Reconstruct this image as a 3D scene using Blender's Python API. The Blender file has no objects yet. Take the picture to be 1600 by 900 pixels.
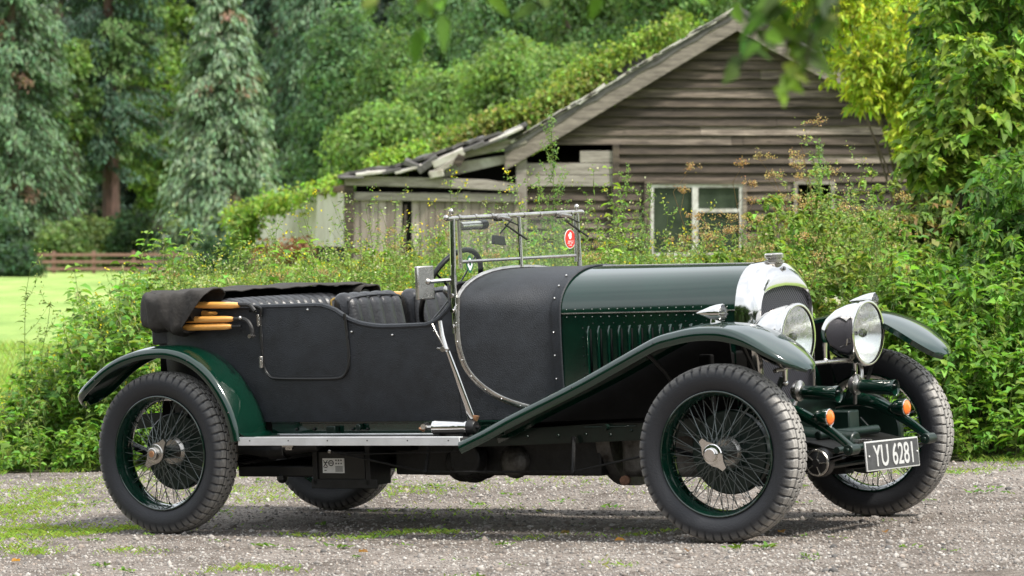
import bpy, math, random
import numpy as np
from mathutils import Matrix, Vector
random.seed(7); RNG = np.random.default_rng(11)
rad = math.radians
S = bpy.context.scene
# ---------------------------------------------------------------- camera
H = 1.55; F = 6029.0; PITCH = -0.018
cam_d = bpy.data.cameras.new('camera'); cam = bpy.data.objects.new('camera', cam_d)
S.collection.objects.link(cam); S.camera = cam
cam_d.sensor_width = 36; cam_d.lens = 36 * F / 1600
cam.location = (0, 0, H); cam.rotation_euler = (math.pi / 2 + PITCH, 0, 0)
cam_d.clip_start = .5; cam_d.clip_end = 2000
cam_d.dof.use_dof = True; cam_d.dof.focus_distance = 19.6; cam_d.dof.aperture_fstop = 7
# ---------------------------------------------------------------- world: thin bright cloud over a clear sky
SUN_EL, SUN_AZ = rad(56), rad(128)      # azimuth measured clockwise from +Y
W = bpy.data.worlds.new('World'); S.world = W; W.use_nodes = True
nt = W.node_tree; nt.nodes.clear()
out = nt.nodes.new('ShaderNodeOutputWorld'); bg = nt.nodes.new('ShaderNodeBackground')
sky = nt.nodes.new('ShaderNodeTexSky'); sky.sky_type = 'NISHITA'; sky.sun_disc = False
sky.sun_elevation = SUN_EL; sky.sun_rotation = SUN_AZ; sky.dust_density = 3; sky.air_density = 1.2
tc = nt.nodes.new('ShaderNodeTexCoord'); nz = nt.nodes.new('ShaderNodeTexNoise')
nz.inputs['Scale'].default_value = 2.2; nz.inputs['Detail'].default_value = 6
rp = nt.nodes.new('ShaderNodeValToRGB'); rp.color_ramp.elements[0].position = .3; rp.color_ramp.elements[1].position = .62
rp.color_ramp.elements[0].color = (.45, .45, .45, 1); rp.color_ramp.elements[1].color = (.95, .95, .95, 1)
mx = nt.nodes.new('ShaderNodeMixRGB'); mx.inputs[2].default_value = (10.5, 10.9, 11.4, 1)
L = nt.links.new
L(tc.outputs['Generated'], nz.inputs['Vector']); L(nz.outputs['Fac'], rp.inputs['Fac'])
L(rp.outputs['Color'], mx.inputs[0]); L(sky.outputs['Color'], mx.inputs[1])
sxyz = nt.nodes.new('ShaderNodeSeparateXYZ'); L(tc.outputs['Generated'], sxyz.inputs[0])
gr_ = nt.nodes.new('ShaderNodeMapRange'); gr_.inputs[3].default_value = .85; gr_.inputs[4].default_value = 1.1; L(sxyz.outputs['Z'], gr_.inputs[0])
vs_ = nt.nodes.new('ShaderNodeVectorMath'); vs_.operation = 'SCALE'; L(mx.outputs[0], vs_.inputs[0]); L(gr_.outputs[0], vs_.inputs['Scale']); L(vs_.outputs[0], bg.inputs['Color']); bg.inputs['Strength'].default_value = .11; L(bg.outputs[0], out.inputs[0])
sd = bpy.data.lights.new('sun', 'SUN'); so = bpy.data.objects.new('sun', sd); S.collection.objects.link(so)
sd.energy = 4.0; sd.angle = rad(6); sd.color = (1, .95, .87)
sdir = Vector((math.sin(SUN_AZ) * math.cos(SUN_EL), math.cos(SUN_AZ) * math.cos(SUN_EL), math.sin(SUN_EL)))
so.rotation_euler = sdir.to_track_quat('Z', 'Y').to_euler()
S.view_settings.view_transform = 'Standard'; S.view_settings.look = 'None'
S.view_settings.exposure = .68; S.view_settings.gamma = 1
S.cycles.max_bounces = 8; S.cycles.transparent_max_bounces = 16

# ---------------------------------------------------------------- materials
def mat(name, col=(.5, .5, .5), rough=.5, metal=0, bump=0, bscale=50, var=0, vscale=6, coat=0, spec=.5, col2=None, stretch=None, rvar=0, sheen=0):
    m = bpy.data.materials.new(name); m.use_nodes = True; t = m.node_tree; b = t.nodes['Principled BSDF']
    b.inputs['Base Color'].default_value = (*col, 1); b.inputs['Roughness'].default_value = rough
    b.inputs['Metallic'].default_value = metal; b.inputs['Coat Weight'].default_value = coat
    b.inputs['Coat Roughness'].default_value = .04; b.inputs['Specular IOR Level'].default_value = spec
    if sheen: b.inputs['Sheen Weight'].default_value = sheen
    l = t.links.new
    c = t.nodes.new('ShaderNodeTexCoord'); src = c.outputs['Object']
    if stretch:
        mp = t.nodes.new('ShaderNodeMapping'); mp.inputs['Scale'].default_value = stretch; l(src, mp.inputs[0]); src = mp.outputs[0]
    n = t.nodes.new('ShaderNodeTexNoise'); n.inputs['Scale'].default_value = vscale; n.inputs['Detail'].default_value = 8
    n.inputs['Roughness'].default_value = .65; l(src, n.inputs['Vector'])
    if var or col2:
        r = t.nodes.new('ShaderNodeValToRGB'); r.color_ramp.elements[0].position = .32; r.color_ramp.elements[1].position = .68
        a = col2 if col2 else tuple(x * (1 - var) for x in col); z = col if col2 else tuple(x * (1 + var) for x in col)
        r.color_ramp.elements[0].color = (*a, 1); r.color_ramp.elements[1].color = (*z, 1)
        l(n.outputs['Fac'], r.inputs['Fac']); l(r.outputs['Color'], b.inputs['Base Color'])
    if rvar:
        mr = t.nodes.new('ShaderNodeMapRange'); mr.inputs[3].default_value = max(0, rough - rvar); mr.inputs[4].default_value = rough + rvar
        l(n.outputs['Fac'], mr.inputs[0]); l(mr.outputs[0], b.inputs['Roughness'])
    if bump:
        n2 = t.nodes.new('ShaderNodeTexNoise'); n2.inputs['Scale'].default_value = bscale; n2.inputs['Detail'].default_value = 6; l(src, n2.inputs['Vector'])
        bp = t.nodes.new('ShaderNodeBump'); bp.inputs['Strength'].default_value = bump; bp.inputs['Distance'].default_value = .01
        l(n2.outputs['Fac'], bp.inputs['Height']); l(bp.outputs[0], b.inputs['Normal'])
    return m
GREEN = mat('green coachwork paint', (.0013, .0165, .0095), .12, 0, .004, 3, .15, 3, coat=.7, rvar=.06)
CHASSIS = mat('green chassis enamel', (.002, .011, .007), .35, 0, .05, 40, .35, 9, rvar=.12)
LEATHER = mat('black leathercloth', (.0125, .0148, .0185), .5, 0, .35, 220, .4, 14, rvar=.1, spec=.45)
SEATM = mat('worn black leather', (.016, .0165, .019), .36, 0, .25, 90, .5, 11, rvar=.12, spec=.5)
CANVAS = mat('charcoal canvas', (.040, .037, .034), .85, 0, 1.0, 16, .3, 9, spec=.2)
CHROME = mat('polished nickel plate', (.66, .645, .62), .09, 1, .01, 20, .06, 5, rvar=.05)
NICKEL = mat('dull nickel', (.50, .48, .45), .27, 1, .05, 60, .2, 12, rvar=.1)
ALU = mat('aluminium edging', (.74, .75, .76), .4, .55, .05, 90, .08, 12, rvar=.1)
BLACK = mat('black enamel', (.006, .006, .006), .4, 0, .05, 40, .3, 8)
MATT = mat('matt black paint', (.005, .005, .005), .85, 0, .1, 40, .3, 8, spec=.12)
SPOKE = mat('dull plated spokes', (.11, .125, .12), .35, .6, 0, 10, .2, 30)
DARK = mat('oily dark iron', (.012, .012, .012), .55, .2, .3, 50, .6, 14, rvar=.15)
IRON = mat('grimy cast alloy', (.16, .155, .145), .5, .6, .4, 60, .6, 16, col2=(.035, .03, .027), rvar=.15)
RUST = mat('rusty bolt', (.10, .05, .03), .8, .2, .3, 90, .4, 40)
RUBBER = mat('black ribbed rubber mat', (.012, .012, .012), .7, 0, .3, 90, .3, 12)
WOODB = mat('varnished ash', (.74, .36, .085), .3, 0, .1, 40, .2, 9, coat=.6, stretch=(1, 9, 9))
LINER = mat('mustard piping', (.20, .13, .02), .7, 0, .2, 80, .3, 20)
WHITE = mat('white enamel', (.75, .75, .73), .5, 0, 0, 10, .06, 30)
RED = mat('red enamel', (.55, .03, .02), .4, 0, 0, 10, .1, 30)
GRN = mat('green badge enamel', (.01, .10, .04), .4, 0, 0, 10, .1, 30)
PLATE = mat('black number plate', (.045, .045, .048), .5, 0, .1, 80, .3, 20)
SILV = mat('silver plate characters', (.55, .55, .54), .45, .3, 0, 10, .1, 60)
COPPER = mat('copper fitting', (.50, .27, .15), .35, .8, .1, 60, .3, 30)
AMBER = mat('amber lens', (.85, .16, .01), .18, 0, .12, 120, .12, 40, coat=1)
REFL = mat('lamp reflector', (.76, .77, .76), .22, .75, .02, 30)
MESH = mat('black honeycomb core', (.012, .012, .015), .45, .4)
def glassmat(name, tint=(1, 1, 1), rough=0.0, mix=.90):
    m = bpy.data.materials.new(name); m.use_nodes = True; t = m.node_tree; t.nodes.clear()
    o = t.nodes.new('ShaderNodeOutputMaterial'); g = t.nodes.new('ShaderNodeBsdfGlossy'); tr = t.nodes.new('ShaderNodeBsdfTransparent')
    tr.inputs[0].default_value = (*tint, 1); g.inputs['Roughness'].default_value = max(rough, .01); x = t.nodes.new('ShaderNodeMixShader')
    lw = t.nodes.new('ShaderNodeLayerWeight'); lw.inputs[0].default_value = .35; fr = t.nodes.new('ShaderNodeMapRange'); fr.inputs[3].default_value = .02; fr.inputs[4].default_value = .18; pw_ = t.nodes.new('ShaderNodeMath'); pw_.operation = 'POWER'; pw_.inputs[1].default_value = 3; t.links.new(lw.outputs['Facing'], pw_.inputs[0]); t.links.new(pw_.outputs[0], fr.inputs[0])
    n = t.nodes.new('ShaderNodeTexNoise'); n.inputs['Scale'].default_value = 3
    bp = t.nodes.new('ShaderNodeBump'); bp.inputs['Strength'].default_value = .02; t.links.new(n.outputs[0], bp.inputs['Height']); t.links.new(bp.outputs[0], g.inputs['Normal'])
    t.links.new(fr.outputs[0], x.inputs[0]); t.links.new(tr.outputs[0], x.inputs[1]); t.links.new(g.outputs[0], x.inputs[2]); t.links.new(x.outputs[0], o.inputs[0]); return m
GLASS = glassmat('clear glass', (.95, .97, .95))
LENSM = glassmat('lamp glass', (.93, .95, .95), .08)
_t = LENSM.node_tree; _m = [k for k in _t.nodes if k.type == 'MAP_RANGE'][0]; _m.inputs[3].default_value = .14; _m.inputs[4].default_value = .22
_b = [k for k in _t.nodes if k.type == 'BUMP'][0]; _b.inputs['Strength'].default_value = .5; _b.inputs['Distance'].default_value = .01; _n = [k for k in _t.nodes if k.type == 'TEX_NOISE'][0]; _n.inputs['Scale'].default_value = 26
_c = _t.nodes.new('ShaderNodeTexCoord'); _t.links.new(_c.outputs['Object'], _n.inputs['Vector'])
# tyre: black rubber with grey dust worn into the running face
TYRE = mat('tyre rubber', (.030, .031, .034), .62, 0, .25, 130, .2, 20, spec=.5)
t = TYRE.node_tree; b = t.nodes['Principled BSDF']
a_ = t.nodes.new('ShaderNodeAttribute'); a_.attribute_name = 'wear'
n_ = t.nodes.new('ShaderNodeTexNoise'); n_.inputs['Scale'].default_value = 22; n_.inputs['Detail'].default_value = 6
mm = t.nodes.new('ShaderNodeMath'); mm.operation = 'MULTIPLY'; mm.use_clamp = True
m2 = t.nodes.new('ShaderNodeMapRange'); m2.inputs[1].default_value = .3; m2.inputs[2].default_value = .7; m2.inputs[3].default_value = .55; m2.inputs[4].default_value = 1.1
mi = t.nodes.new('ShaderNodeMixRGB'); mi.inputs[1].default_value = (.0155, .0165, .020, 1); mi.inputs[2].default_value = (.33, .315, .29, 1)
t.links.new(n_.outputs[0], m2.inputs[0]); t.links.new(a_.outputs['Fac'], mm.inputs[0]); t.links.new(m2.outputs[0], mm.inputs[1])
t.links.new(mm.outputs[0], mi.inputs[0]); t.links.new(mi.outputs[0], b.inputs['Base Color'])
# foliage: albedo per leaf in the attribute 'tint'
def leafmat(name, trans=.42, rough=.55):
    m = bpy.data.materials.new(name); m.use_nodes = True; t = m.node_tree; b = t.nodes['Principled BSDF']
    a = t.nodes.new('ShaderNodeAttribute'); a.attribute_name = 'tint'
    n = t.nodes.new('ShaderNodeTexNoise'); n.inputs['Scale'].default_value = 30; n.inputs['Detail'].default_value = 3
    c = t.nodes.new('ShaderNodeTexCoord'); t.links.new(c.outputs['Object'], n.inputs['Vector'])
    mr = t.nodes.new('ShaderNodeMapRange'); mr.inputs[3].default_value = .75; mr.inputs[4].default_value = 1.25
    t.links.new(n.outputs[0], mr.inputs[0])
    mu = t.nodes.new('ShaderNodeVectorMath'); mu.operation = 'SCALE'; t.links.new(a.outputs['Color'], mu.inputs[0]); t.links.new(mr.outputs[0], mu.inputs['Scale'])
    t.links.new(mu.outputs[0], b.inputs['Base Color']); b.inputs['Roughness'].default_value = rough; b.inputs['Specular IOR Level'].default_value = .22
    tr = t.nodes.new('ShaderNodeBsdfTranslucent'); sc = t.nodes.new('ShaderNodeVectorMath'); sc.operation = 'MULTIPLY'
    sc.inputs[1].default_value = (1.5, 1.45, .8); t.links.new(mu.outputs[0], sc.inputs[0]); t.links.new(sc.outputs[0], tr.inputs[0])
    x = t.nodes.new('ShaderNodeMixShader'); x.inputs[0].default_value = trans
    o = [k for k in t.nodes if k.type == 'OUTPUT_MATERIAL'][0]
    t.links.new(b.outputs[0], x.inputs[1]); t.links.new(tr.outputs[0], x.inputs[2]); t.links.new(x.outputs[0], o.inputs[0]); return m
LEAF = leafmat('leaf'); NEEDLE = leafmat('needle', .2, .6)
BARK = mat('bark', (.10, .075, .06), .9, 0, .8, 14, .4, 5, stretch=(1, 1, .25))
BARKR = mat('reddish conifer bark', (.075, .042, .034), .9, 0, .8, 14, .4, 5, stretch=(1, 1, .25))

# ---------------------------------------------------------------- mesh helpers
def V(*a): return np.array(a, float)
class MB:
    def __init__(s): s.v = []; s.f = []
    def add(s, v, f):
        o = len(s.v); s.v.extend([tuple(map(float, p)) for p in v]); s.f.extend([tuple(i + o for i in q) for q in f]); return s
    def box(s, x0, x1, y0, y1, z0, z1, M=None):
        v = [V(x, y, z) for x in (x0, x1) for y in (y0, y1) for z in (z0, z1)]
        if M is not None: v = [np.array(M @ Vector(p)) for p in v]
        return s.add(v, [(0, 1, 3, 2), (4, 6, 7, 5), (0, 4, 5, 1), (2, 3, 7, 6), (0, 2, 6, 4), (1, 5, 7, 3)])
    def grid(s, G, wu=False, wv=False):
        m, n = len(G), len(G[0]); v = [p for r in G for p in r]; f = []
        for i in range(m if wu else m - 1):
            for j in range(n if wv else n - 1):
                a, b, c, d = i * n + j, ((i + 1) % m) * n + j, ((i + 1) % m) * n + (j + 1) % n, i * n + (j + 1) % n
                f.append((a, b, c, d))
        return s.add(v, f)
    def tube(s, P, r, n=8, sx=1, sy=1, up=None, closed=False):
        P = [np.array(p, float) for p in P]; m = len(P)
        R = [r] * m if np.isscalar(r) else list(r)
        G = []; prev = None
        for i, p in enumerate(P):
            if closed: tg = P[(i + 1) % m] - P[i - 1]
            else: tg = P[min(i + 1, m - 1)] - P[max(i - 1, 0)]
            tg = tg / (np.linalg.norm(tg) + 1e-12)
            if prev is None:
                u = np.array(up, float) if up is not None else (V(0, 0, 1) if abs(tg[2]) < .9 else V(1, 0, 0))
            else: u = prev
            a = u - tg * (u @ tg); a /= np.linalg.norm(a); b = np.cross(tg, a); prev = a
            G.append([p + (a * math.cos(q) * sx + b * math.sin(q) * sy) * R[i] for q in np.linspace(0, 2 * math.pi, n, endpoint=False)])
        s.grid(G, closed, True)
        if not closed:
            k = len(s.v); s.f.append(tuple(range(k - n, k))); s.f.append(tuple(range(k - m * n + n - 1, k - m * n - 1, -1)))
        return s
    def lathe(s, prof, o, axis, n=32, ref=None):
        ax = np.array(axis, float); ax /= np.linalg.norm(ax); a = V(0, 0, 1) if abs(ax[2]) < .9 else V(1, 0, 0)
        a = a - ax * (a @ ax); a /= np.linalg.norm(a); b = np.cross(ax, a); o = np.array(o, float)
        G = [[o + ax * t + (a * math.cos(q) + b * math.sin(q)) * max(r, 1e-5) for q in np.linspace(0, 2 * math.pi, n, endpoint=False)] for t, r in prof]
        return s.grid(G, False, True)
    def cyl(s, p, q, r, n=12): return s.tube([p, q], r, n)
    def ball(s, c, r, n=10, sc=(1, 1, 1)):
        G = [[V(*c) + V(sc[0] * math.cos(t) * math.cos(p), sc[1] * math.sin(t) * math.cos(p), sc[2] * math.sin(p)) * r for t in np.linspace(0, 2 * math.pi, n, endpoint=False)] for p in np.linspace(-math.pi / 2 + .02, math.pi / 2 - .02, n // 2 + 2)]
        return s.grid(G, False, True)
    def prism(s, poly, fn, d0, d1):
        """2D polygon extruded: fn(a,b,d)->point"""
        n = len(poly); v = [fn(a, b, d0) for a, b in poly] + [fn(a, b, d1) for a, b in poly]
        f = [tuple(range(n - 1, -1, -1)), tuple(range(n, 2 * n))] + [(i, (i + 1) % n, n + (i + 1) % n, n + i) for i in range(n)]
        return s.add(v, f)
    def shell(s, G, th):
        """thick sheet from a grid, offset along its normals by th"""
        G = np.array(G, float); du = np.gradient(G, axis=0); dv = np.gradient(G, axis=1); N = np.cross(du, dv)
        N /= (np.linalg.norm(N, axis=2, keepdims=True) + 1e-12); Q = G + N * th
        m, n = G.shape[:2]; o = len(s.v); s.grid(G); s.grid(Q[::-1])
        def A(i, j): return o + i * n + j
        def B(i, j): return o + m * n + (m - 1 - i) * n + j
        for j in range(n - 1): s.f.append((A(0, j), A(0, j + 1), B(0, j + 1), B(0, j))); s.f.append((A(m - 1, j + 1), A(m - 1, j), B(m - 1, j), B(m - 1, j + 1)))
        for i in range(m - 1): s.f.append((A(i + 1, 0), A(i, 0), B(i, 0), B(i + 1, 0))); s.f.append((A(i, n - 1), A(i + 1, n - 1), B(i + 1, n - 1), B(i, n - 1)))
        return s
    def build(s, name, m, parent=None, ang=38, bevel=0, label=None, kind=None):
        me = bpy.data.meshes.new(name); me.from_pydata(s.v, [], s.f); me.update()
        import bmesh
        bm = bmesh.new(); bm.from_mesh(me); bmesh.ops.recalc_face_normals(bm, faces=bm.faces); bm.to_mesh(me); bm.free()
        for p in me.polygons: p.use_smooth = True
        me.set_sharp_from_angle(angle=rad(ang))
        o = bpy.data.objects.new(name, me); S.collection.objects.link(o); me.materials.append(m)
        if parent: o.parent = parent
        if bevel:
            bv = o.modifiers.new('bevel', 'BEVEL'); bv.width = bevel; bv.segments = 2; bv.limit_method = 'ANGLE'; bv.angle_limit = rad(50)
        if label: o['label'] = label
        if kind: o['kind'] = kind
        return o
def split(mb, name, mt, parent=None, **k):
    par = list(range(len(mb.v)))
    def find(i):
        while par[i] != i: par[i] = par[par[i]]; i = par[i]
        return i
    for f in mb.f:
        r = find(f[0])
        for i in f[1:]: par[find(i)] = r
    gr = {}
    for i in range(len(mb.v)): gr.setdefault(find(i), []).append(i)
    fg = {}
    for f in mb.f: fg.setdefault(find(f[0]), []).append(f)
    for r, idx in gr.items():
        if r not in fg: continue
        mp = {j: n for n, j in enumerate(idx)}; q = MB(); q.v = [mb.v[j] for j in idx]; q.f = [tuple(mp[j] for j in f) for f in fg[r]]; q.build(name, mt, parent, **k)
def deco(o, mb, mt):
    """surface pattern (rivets, ribs) added to the part's own mesh in a second material"""
    import bmesh
    me = o.data
    if mt.name not in [x.name for x in me.materials]: me.materials.append(mt)
    mi_ = [x.name for x in me.materials].index(mt.name); bm = bmesh.new(); bm.from_mesh(me); vs = [bm.verts.new(v) for v in mb.v]
    for f in mb.f:
        try: fc_ = bm.faces.new([vs[i] for i in f]); fc_.material_index = mi_; fc_.smooth = True
        except ValueError: pass
    bm.to_mesh(me); bm.free()
def empty(name, loc=(0, 0, 0)):
    e = bpy.data.objects.new(name, None); S.collection.objects.link(e); e.location = loc; e.empty_display_size = .2; return e
def tag(o, label=None, cat=None, group=None, kind=None):
    for k, v in (('label', label), ('category', cat), ('group', group), ('kind', kind)):
        if v: o[k] = v
    return o
def smooth(xs, ys, x):
    """Catmull/cubic Hermite through points with limited slopes"""
    xs = np.array(xs, float); ys = np.array(ys, float); x = np.clip(np.asarray(x, float), xs[0], xs[-1])
    h = np.diff(xs); d = np.diff(ys) / h; m = np.zeros(len(xs)); m[0] = d[0]; m[-1] = d[-1]
    for i in range(1, len(xs) - 1): m[i] = 0 if d[i - 1] * d[i] <= 0 else 2 * d[i - 1] * d[i] / (d[i - 1] + d[i])
    i = np.clip(np.searchsorted(xs, x) - 1, 0, len(h) - 1); t = (x - xs[i]) / h[i]
    return (2 * t**3 - 3 * t**2 + 1) * ys[i] + (t**3 - 2 * t**2 + t) * h[i] * m[i] + (-2 * t**3 + 3 * t**2) * ys[i + 1] + (t**3 - t**2) * h[i] * m[i + 1]
def spline(P, n=8):
    P = [np.array(p, float) for p in P]; Q = [2 * P[0] - P[1]] + P + [2 * P[-1] - P[-2]]; o = []
    for i in range(1, len(Q) - 2):
        for k in range(n):
            t = k / n; a, b, c, d = Q[i - 1:i + 3]
            o.append(.5 * (2 * b + (c - a) * t + (2 * a - 5 * b + 4 * c - d) * t * t + (-a + 3 * b - 3 * c + d) * t**3))
    o.append(P[-1]); return o
def at(u, v, d):
    """world point seen at photo pixel (u,v) at depth d"""
    return V((u - 800) / F * d, d, H + ((450 - v) / F + math.tan(PITCH)) * d)
# ---------------------------------------------------------------- ground
NZX = .03996
def gz(x, y):
    x = np.asarray(x, float); y = np.asarray(y, float)
    near = .01577 + NZX * np.clip(x, -6, 6)
    t = np.clip((y - 27) / 170, 0, 1); far = -1.26
    z = near * (1 - np.clip((y - 26) / 25, 0, 1)) + far * t**.8
    z = z + np.clip((y - 200) / 100, 0, 3) * 1.5 + np.clip((y - 245) / 260, 0, 1.6)**1.1 * 170 * np.clip((x + 42) / 30, 0, 1)  # the steep rise past the field is made up for the paint reflections
    z = np.where(y > 26, z + .02 * np.sin(x * 1.3 + y * .7) * np.clip((y - 26) / 4, 0, 1), z)
    return z
def verge(x): return 23.75 - .42 * np.asarray(x, float) + .10 * np.sin(np.asarray(x) * 2.1) + .05 * np.sin(np.asarray(x) * 5.7 + 1)
# ================================================================ CAR
# car frame: x forward from rear axle, y away from camera (near side negative), z up from its ground
R_ = Matrix(((0.8272669, 0.5603883, -0.0399299), (-0.560836, 0.8279269, 0), (0.033051, 0.022406, 0.9992025)))
car = empty('vintage_car')
car.matrix_world = Matrix.Translation((-1.33891, 20.23148, -0.03773)) @ R_.to_4x4()
tag(car, 'dark green open vintage tourer with black leathercloth body and wire wheels parked on gravel', 'car')
Wx = [-.24, -.20, -.12, .02, .3, 1.0, 1.5, 1.72, 1.95, 2.18, 3.13]
Wy = [.36, .45, .545, .59, .61, .615, .595, .565, .485, .385, .268]
def hw(x): return smooth(Wx, Wy, x)
Tx = [-.24, .05, .3, .92, 1.02, 1.10, 1.2, 1.33, 1.56, 1.65, 1.715]
Tz = [1.04, 1.06, 1.135, 1.135, 1.11, 1.065, 1.035, 1.022, 1.025, 1.07, 1.15]
def top(x): return smooth(Tx, Tz, x)
def prof(t): return .955 + .05 * np.sin(np.clip(t, 0, 1) * 2.2) * 1.05
def sidew(x, z): return hw(x) * prof((z - .56) / .55)
ZB = .558
def sidegrid(s, x0, x1, nx, inset=0):
    G = []
    for x in np.linspace(x0, x1, nx):
        zt = top(x) if x < 1.716 else 0; row = []
        for t in np.linspace(0, 1, 14):
            z = ZB + (zt - ZB) * t; row.append(V(x, s * (sidew(x, z) - inset), z))
        G.append(row)
    return G
# tub: both sides, tail and inner skin
m = MB()
xs = np.concatenate([np.linspace(-.24, 0, 8), np.linspace(.06, 1.716, 44)])
def ring(inset, zoff=0):
    rows = []
    for t in np.linspace(0, 1, 14):
        row = []
        for x in xs[::-1]:
            zt = top(x); z = ZB + (zt - ZB) * t; row.append(V(x + (inset if x < -.2 else 0), -(sidew(x, z) - inset), z))
        n = 9; w = row[-1][1]; z = row[-1][2]
        for k in range(1, n): q = k / n; row.append(V(xs[0] + inset - .03 * math.sin(q * math.pi), w * (1 - 2 * q), z))
        for x in xs:
            zt = top(x); z = ZB + (zt - ZB) * t; row.append(V(x + (inset if x < -.2 else 0), (sidew(x, z) - inset), z))
        rows.append(row)
    return rows
A = ring(0); B = ring(.022)
m.grid(A); m.grid(B[::-1]); m.grid([A[-1], B[-1]])
tub = m.build('body', LEATHER, car, 40)
m = MB(); m.tube([V(p[0], p[1] * .985, p[2] + .003) for p in A[-1]], .015, 8); m.build('cockpit_rim', LEATHER, tub)
m = MB(); m.box(-.18, 1.7, -.5, .5, .56, .585); m.build('floor', BLACK, car)
m = MB(); m.box(-.12, -.05, -.5, .5, .58, 1.0); m.build('rear_panel', BLACK, car)
# scuttle
def section(x, W, zs, zc, z0, e=2.4, n=22, off=0):
    P = []
    for z in np.linspace(z0, zs, 10)[:-1]: P.append((-(W * prof((z - .56) / .55) / prof((zs - .56) / .55)) - off, z))
    for q in np.linspace(0, math.pi, n):
        c, s_ = math.cos(q), math.sin(q)
        P.append((-math.copysign(abs(c)**(2 / e), c) * (W + off), zs + (zc + off - zs) * abs(s_)**(2 / 2.0)))
    for z in np.linspace(zs, z0, 10)[1:]: P.append((W * prof((z - .56) / .55) / prof((zs - .56) / .55) + off, z))
    return [V(x, y, z) for y, z in P]
def zc_(x): return smooth([1.70, 1.95, 2.18, 3.2], [1.283, 1.288, 1.281, 1.268], x)
def zs_(x): return smooth([1.70, 2.18, 3.2], [1.10, 1.068, 1.062], x)
m = MB(); G = [section(x, hw(x), zs_(x), zc_(x), ZB, 2.5) for x in np.linspace(1.718, 2.2, 14)]; m.grid(G)
m.f.append(tuple(range(len(G[0]))))
scut = m.build('scuttle', LEATHER, car, 40)
m = MB(); r0 = [p for p in section(1.722, hw(1.72) + .004, zs_(1.72), zc_(1.72) + .006, .98, 2.5)]; m.tube(r0[9:-9], .011, 8); m.build('scuttle_beading', NICKEL, scut)
# scuttle to bonnet strap band
m = MB(); sec = section(2.168, hw(2.18) + .006, zs_(2.18), zc_(2.18) + .006, ZB, 2.4)
m.shell([[p + V(dx, 0, 0) for p in sec] for dx in (0, .012, .03, .042)], .004)
m.tube([p + V(.045, 0, 0) for p in sec], .007, 6); bnd = m.build('bonnet_band', LEATHER, scut)
m = MB()
for i in range(1, 8, 2): p = sec[i]; m.ball(p + V(.012, -.006, .02), .006, 8)
for i in (11, 13, 15): p = sec[i]; m.ball(p + V(.012, -.004, .006), .006, 8)
split(m, 'stud', CHROME, bnd)
# polished strip running down the post and under the scuttle
sp = [(1.732, 1.16), (1.728, 1.08), (1.728, .99), (1.737, .90), (1.765, .81), (1.815, .74), (1.885, .68), (1.96, .64), (2.05, .606)]
for s in (-1, 1):
    m = MB(); P = spline([V(x, s * (sidew(x, z) + .002), z) for x, z in sp], 6)
    m.tube(P, .017, 8, sx=.3, sy=1, up=(0, 1, 0)); st = m.build('trim_strip', ALU if s > 0 else NICKEL, scut)
    m = MB()
    for k in range(3, len(P) - 2, 6): m.ball(P[k] + V(0, s * .004, 0), .005, 6)
    deco(st, m, CHROME)
# bonnet
XB0, XB1 = 2.215, 3.128
m = MB(); xsB = np.linspace(XB0, XB1, 12)
for s in (-1, 1):
    m.shell([[V(x, s * (hw(x) + .001), z) for z in np.linspace(.56, zs_(x) - .008, 6)] for x in xsB], .003 * s)
bon = m.build('bonnet_side', GREEN, car, 40)
m = MB()
G = []
for x in xsB:
    sec2 = section(x, hw(x) + .004, zs_(x), zc_(x), .9, 2.25, 30); G.append([p for p in sec2 if p[2] >= zs_(x) - .0005])
m.shell(G, .003); bt = m.build('bonnet_top', GREEN, car, 40)
m = MB(); m.tube([V(x, 0, zc_(x) + .003) for x in xsB], .006, 6, sx=.6)
for s in (-1, 1): m.tube([V(x, s * (hw(x) + .005), zs_(x) - .004) for x in xsB], .0045, 6)
m.build('hinge', NICKEL, bt)
m = MB()
for x in np.arange(XB0 + .03, XB1, .0445):
    for dz in (.014, -.022): m.ball((x, -(hw(x) + .004), zs_(x) + dz), .0035, 6); m.ball((x, (hw(x) + .004), zs_(x) + dz), .0035, 6)
deco(bt, m, NICKEL)
for s in (-1, 1):
    lv = None
    for k in range(14):
        x = 2.352 + k * .0545; w = hw(x); m = MB()
        G = []
        for z in np.linspace(.735, 1.0, 12):
            q = (z - .735) / .265; d = .019 * min(1, (1 - q) * 9, q * 9)**.5 if 0 < q < 1 else 0
            G.append([V(x - .018, s * (w + .001), z), V(x - .010, s * (w + .001 + d * .35), z), V(x, s * (w + .001 + d * .8), z), V(x + .006, s * (w + .001 + d), z), V(x + .008, s * (w + .001 + d * .85), z), V(x + .0085, s * (w + .001), z)])
        m.grid(G); lo_ = m.build('louvre', GREEN, bon, 60); m = MB(); m.box(x + .009, x + .017, min(s * (w - .001), s * (w + .0035)), max(s * (w - .001), s * (w + .0035)), .75, .985); deco(lo_, m, MATT)  # matt black strip stands in for the dark louvre slot
    m = MB()
    for k in range(15):
        for z in ((.72, 1.012) if k not in (0, 14) else np.arange(.72, 1.02, .045)):
            x = 2.325 + k * .0545; m.ball((x, s * (hw(x) + .003), z), .0035, 6)
    deco(bon, m, DARK)
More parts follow.
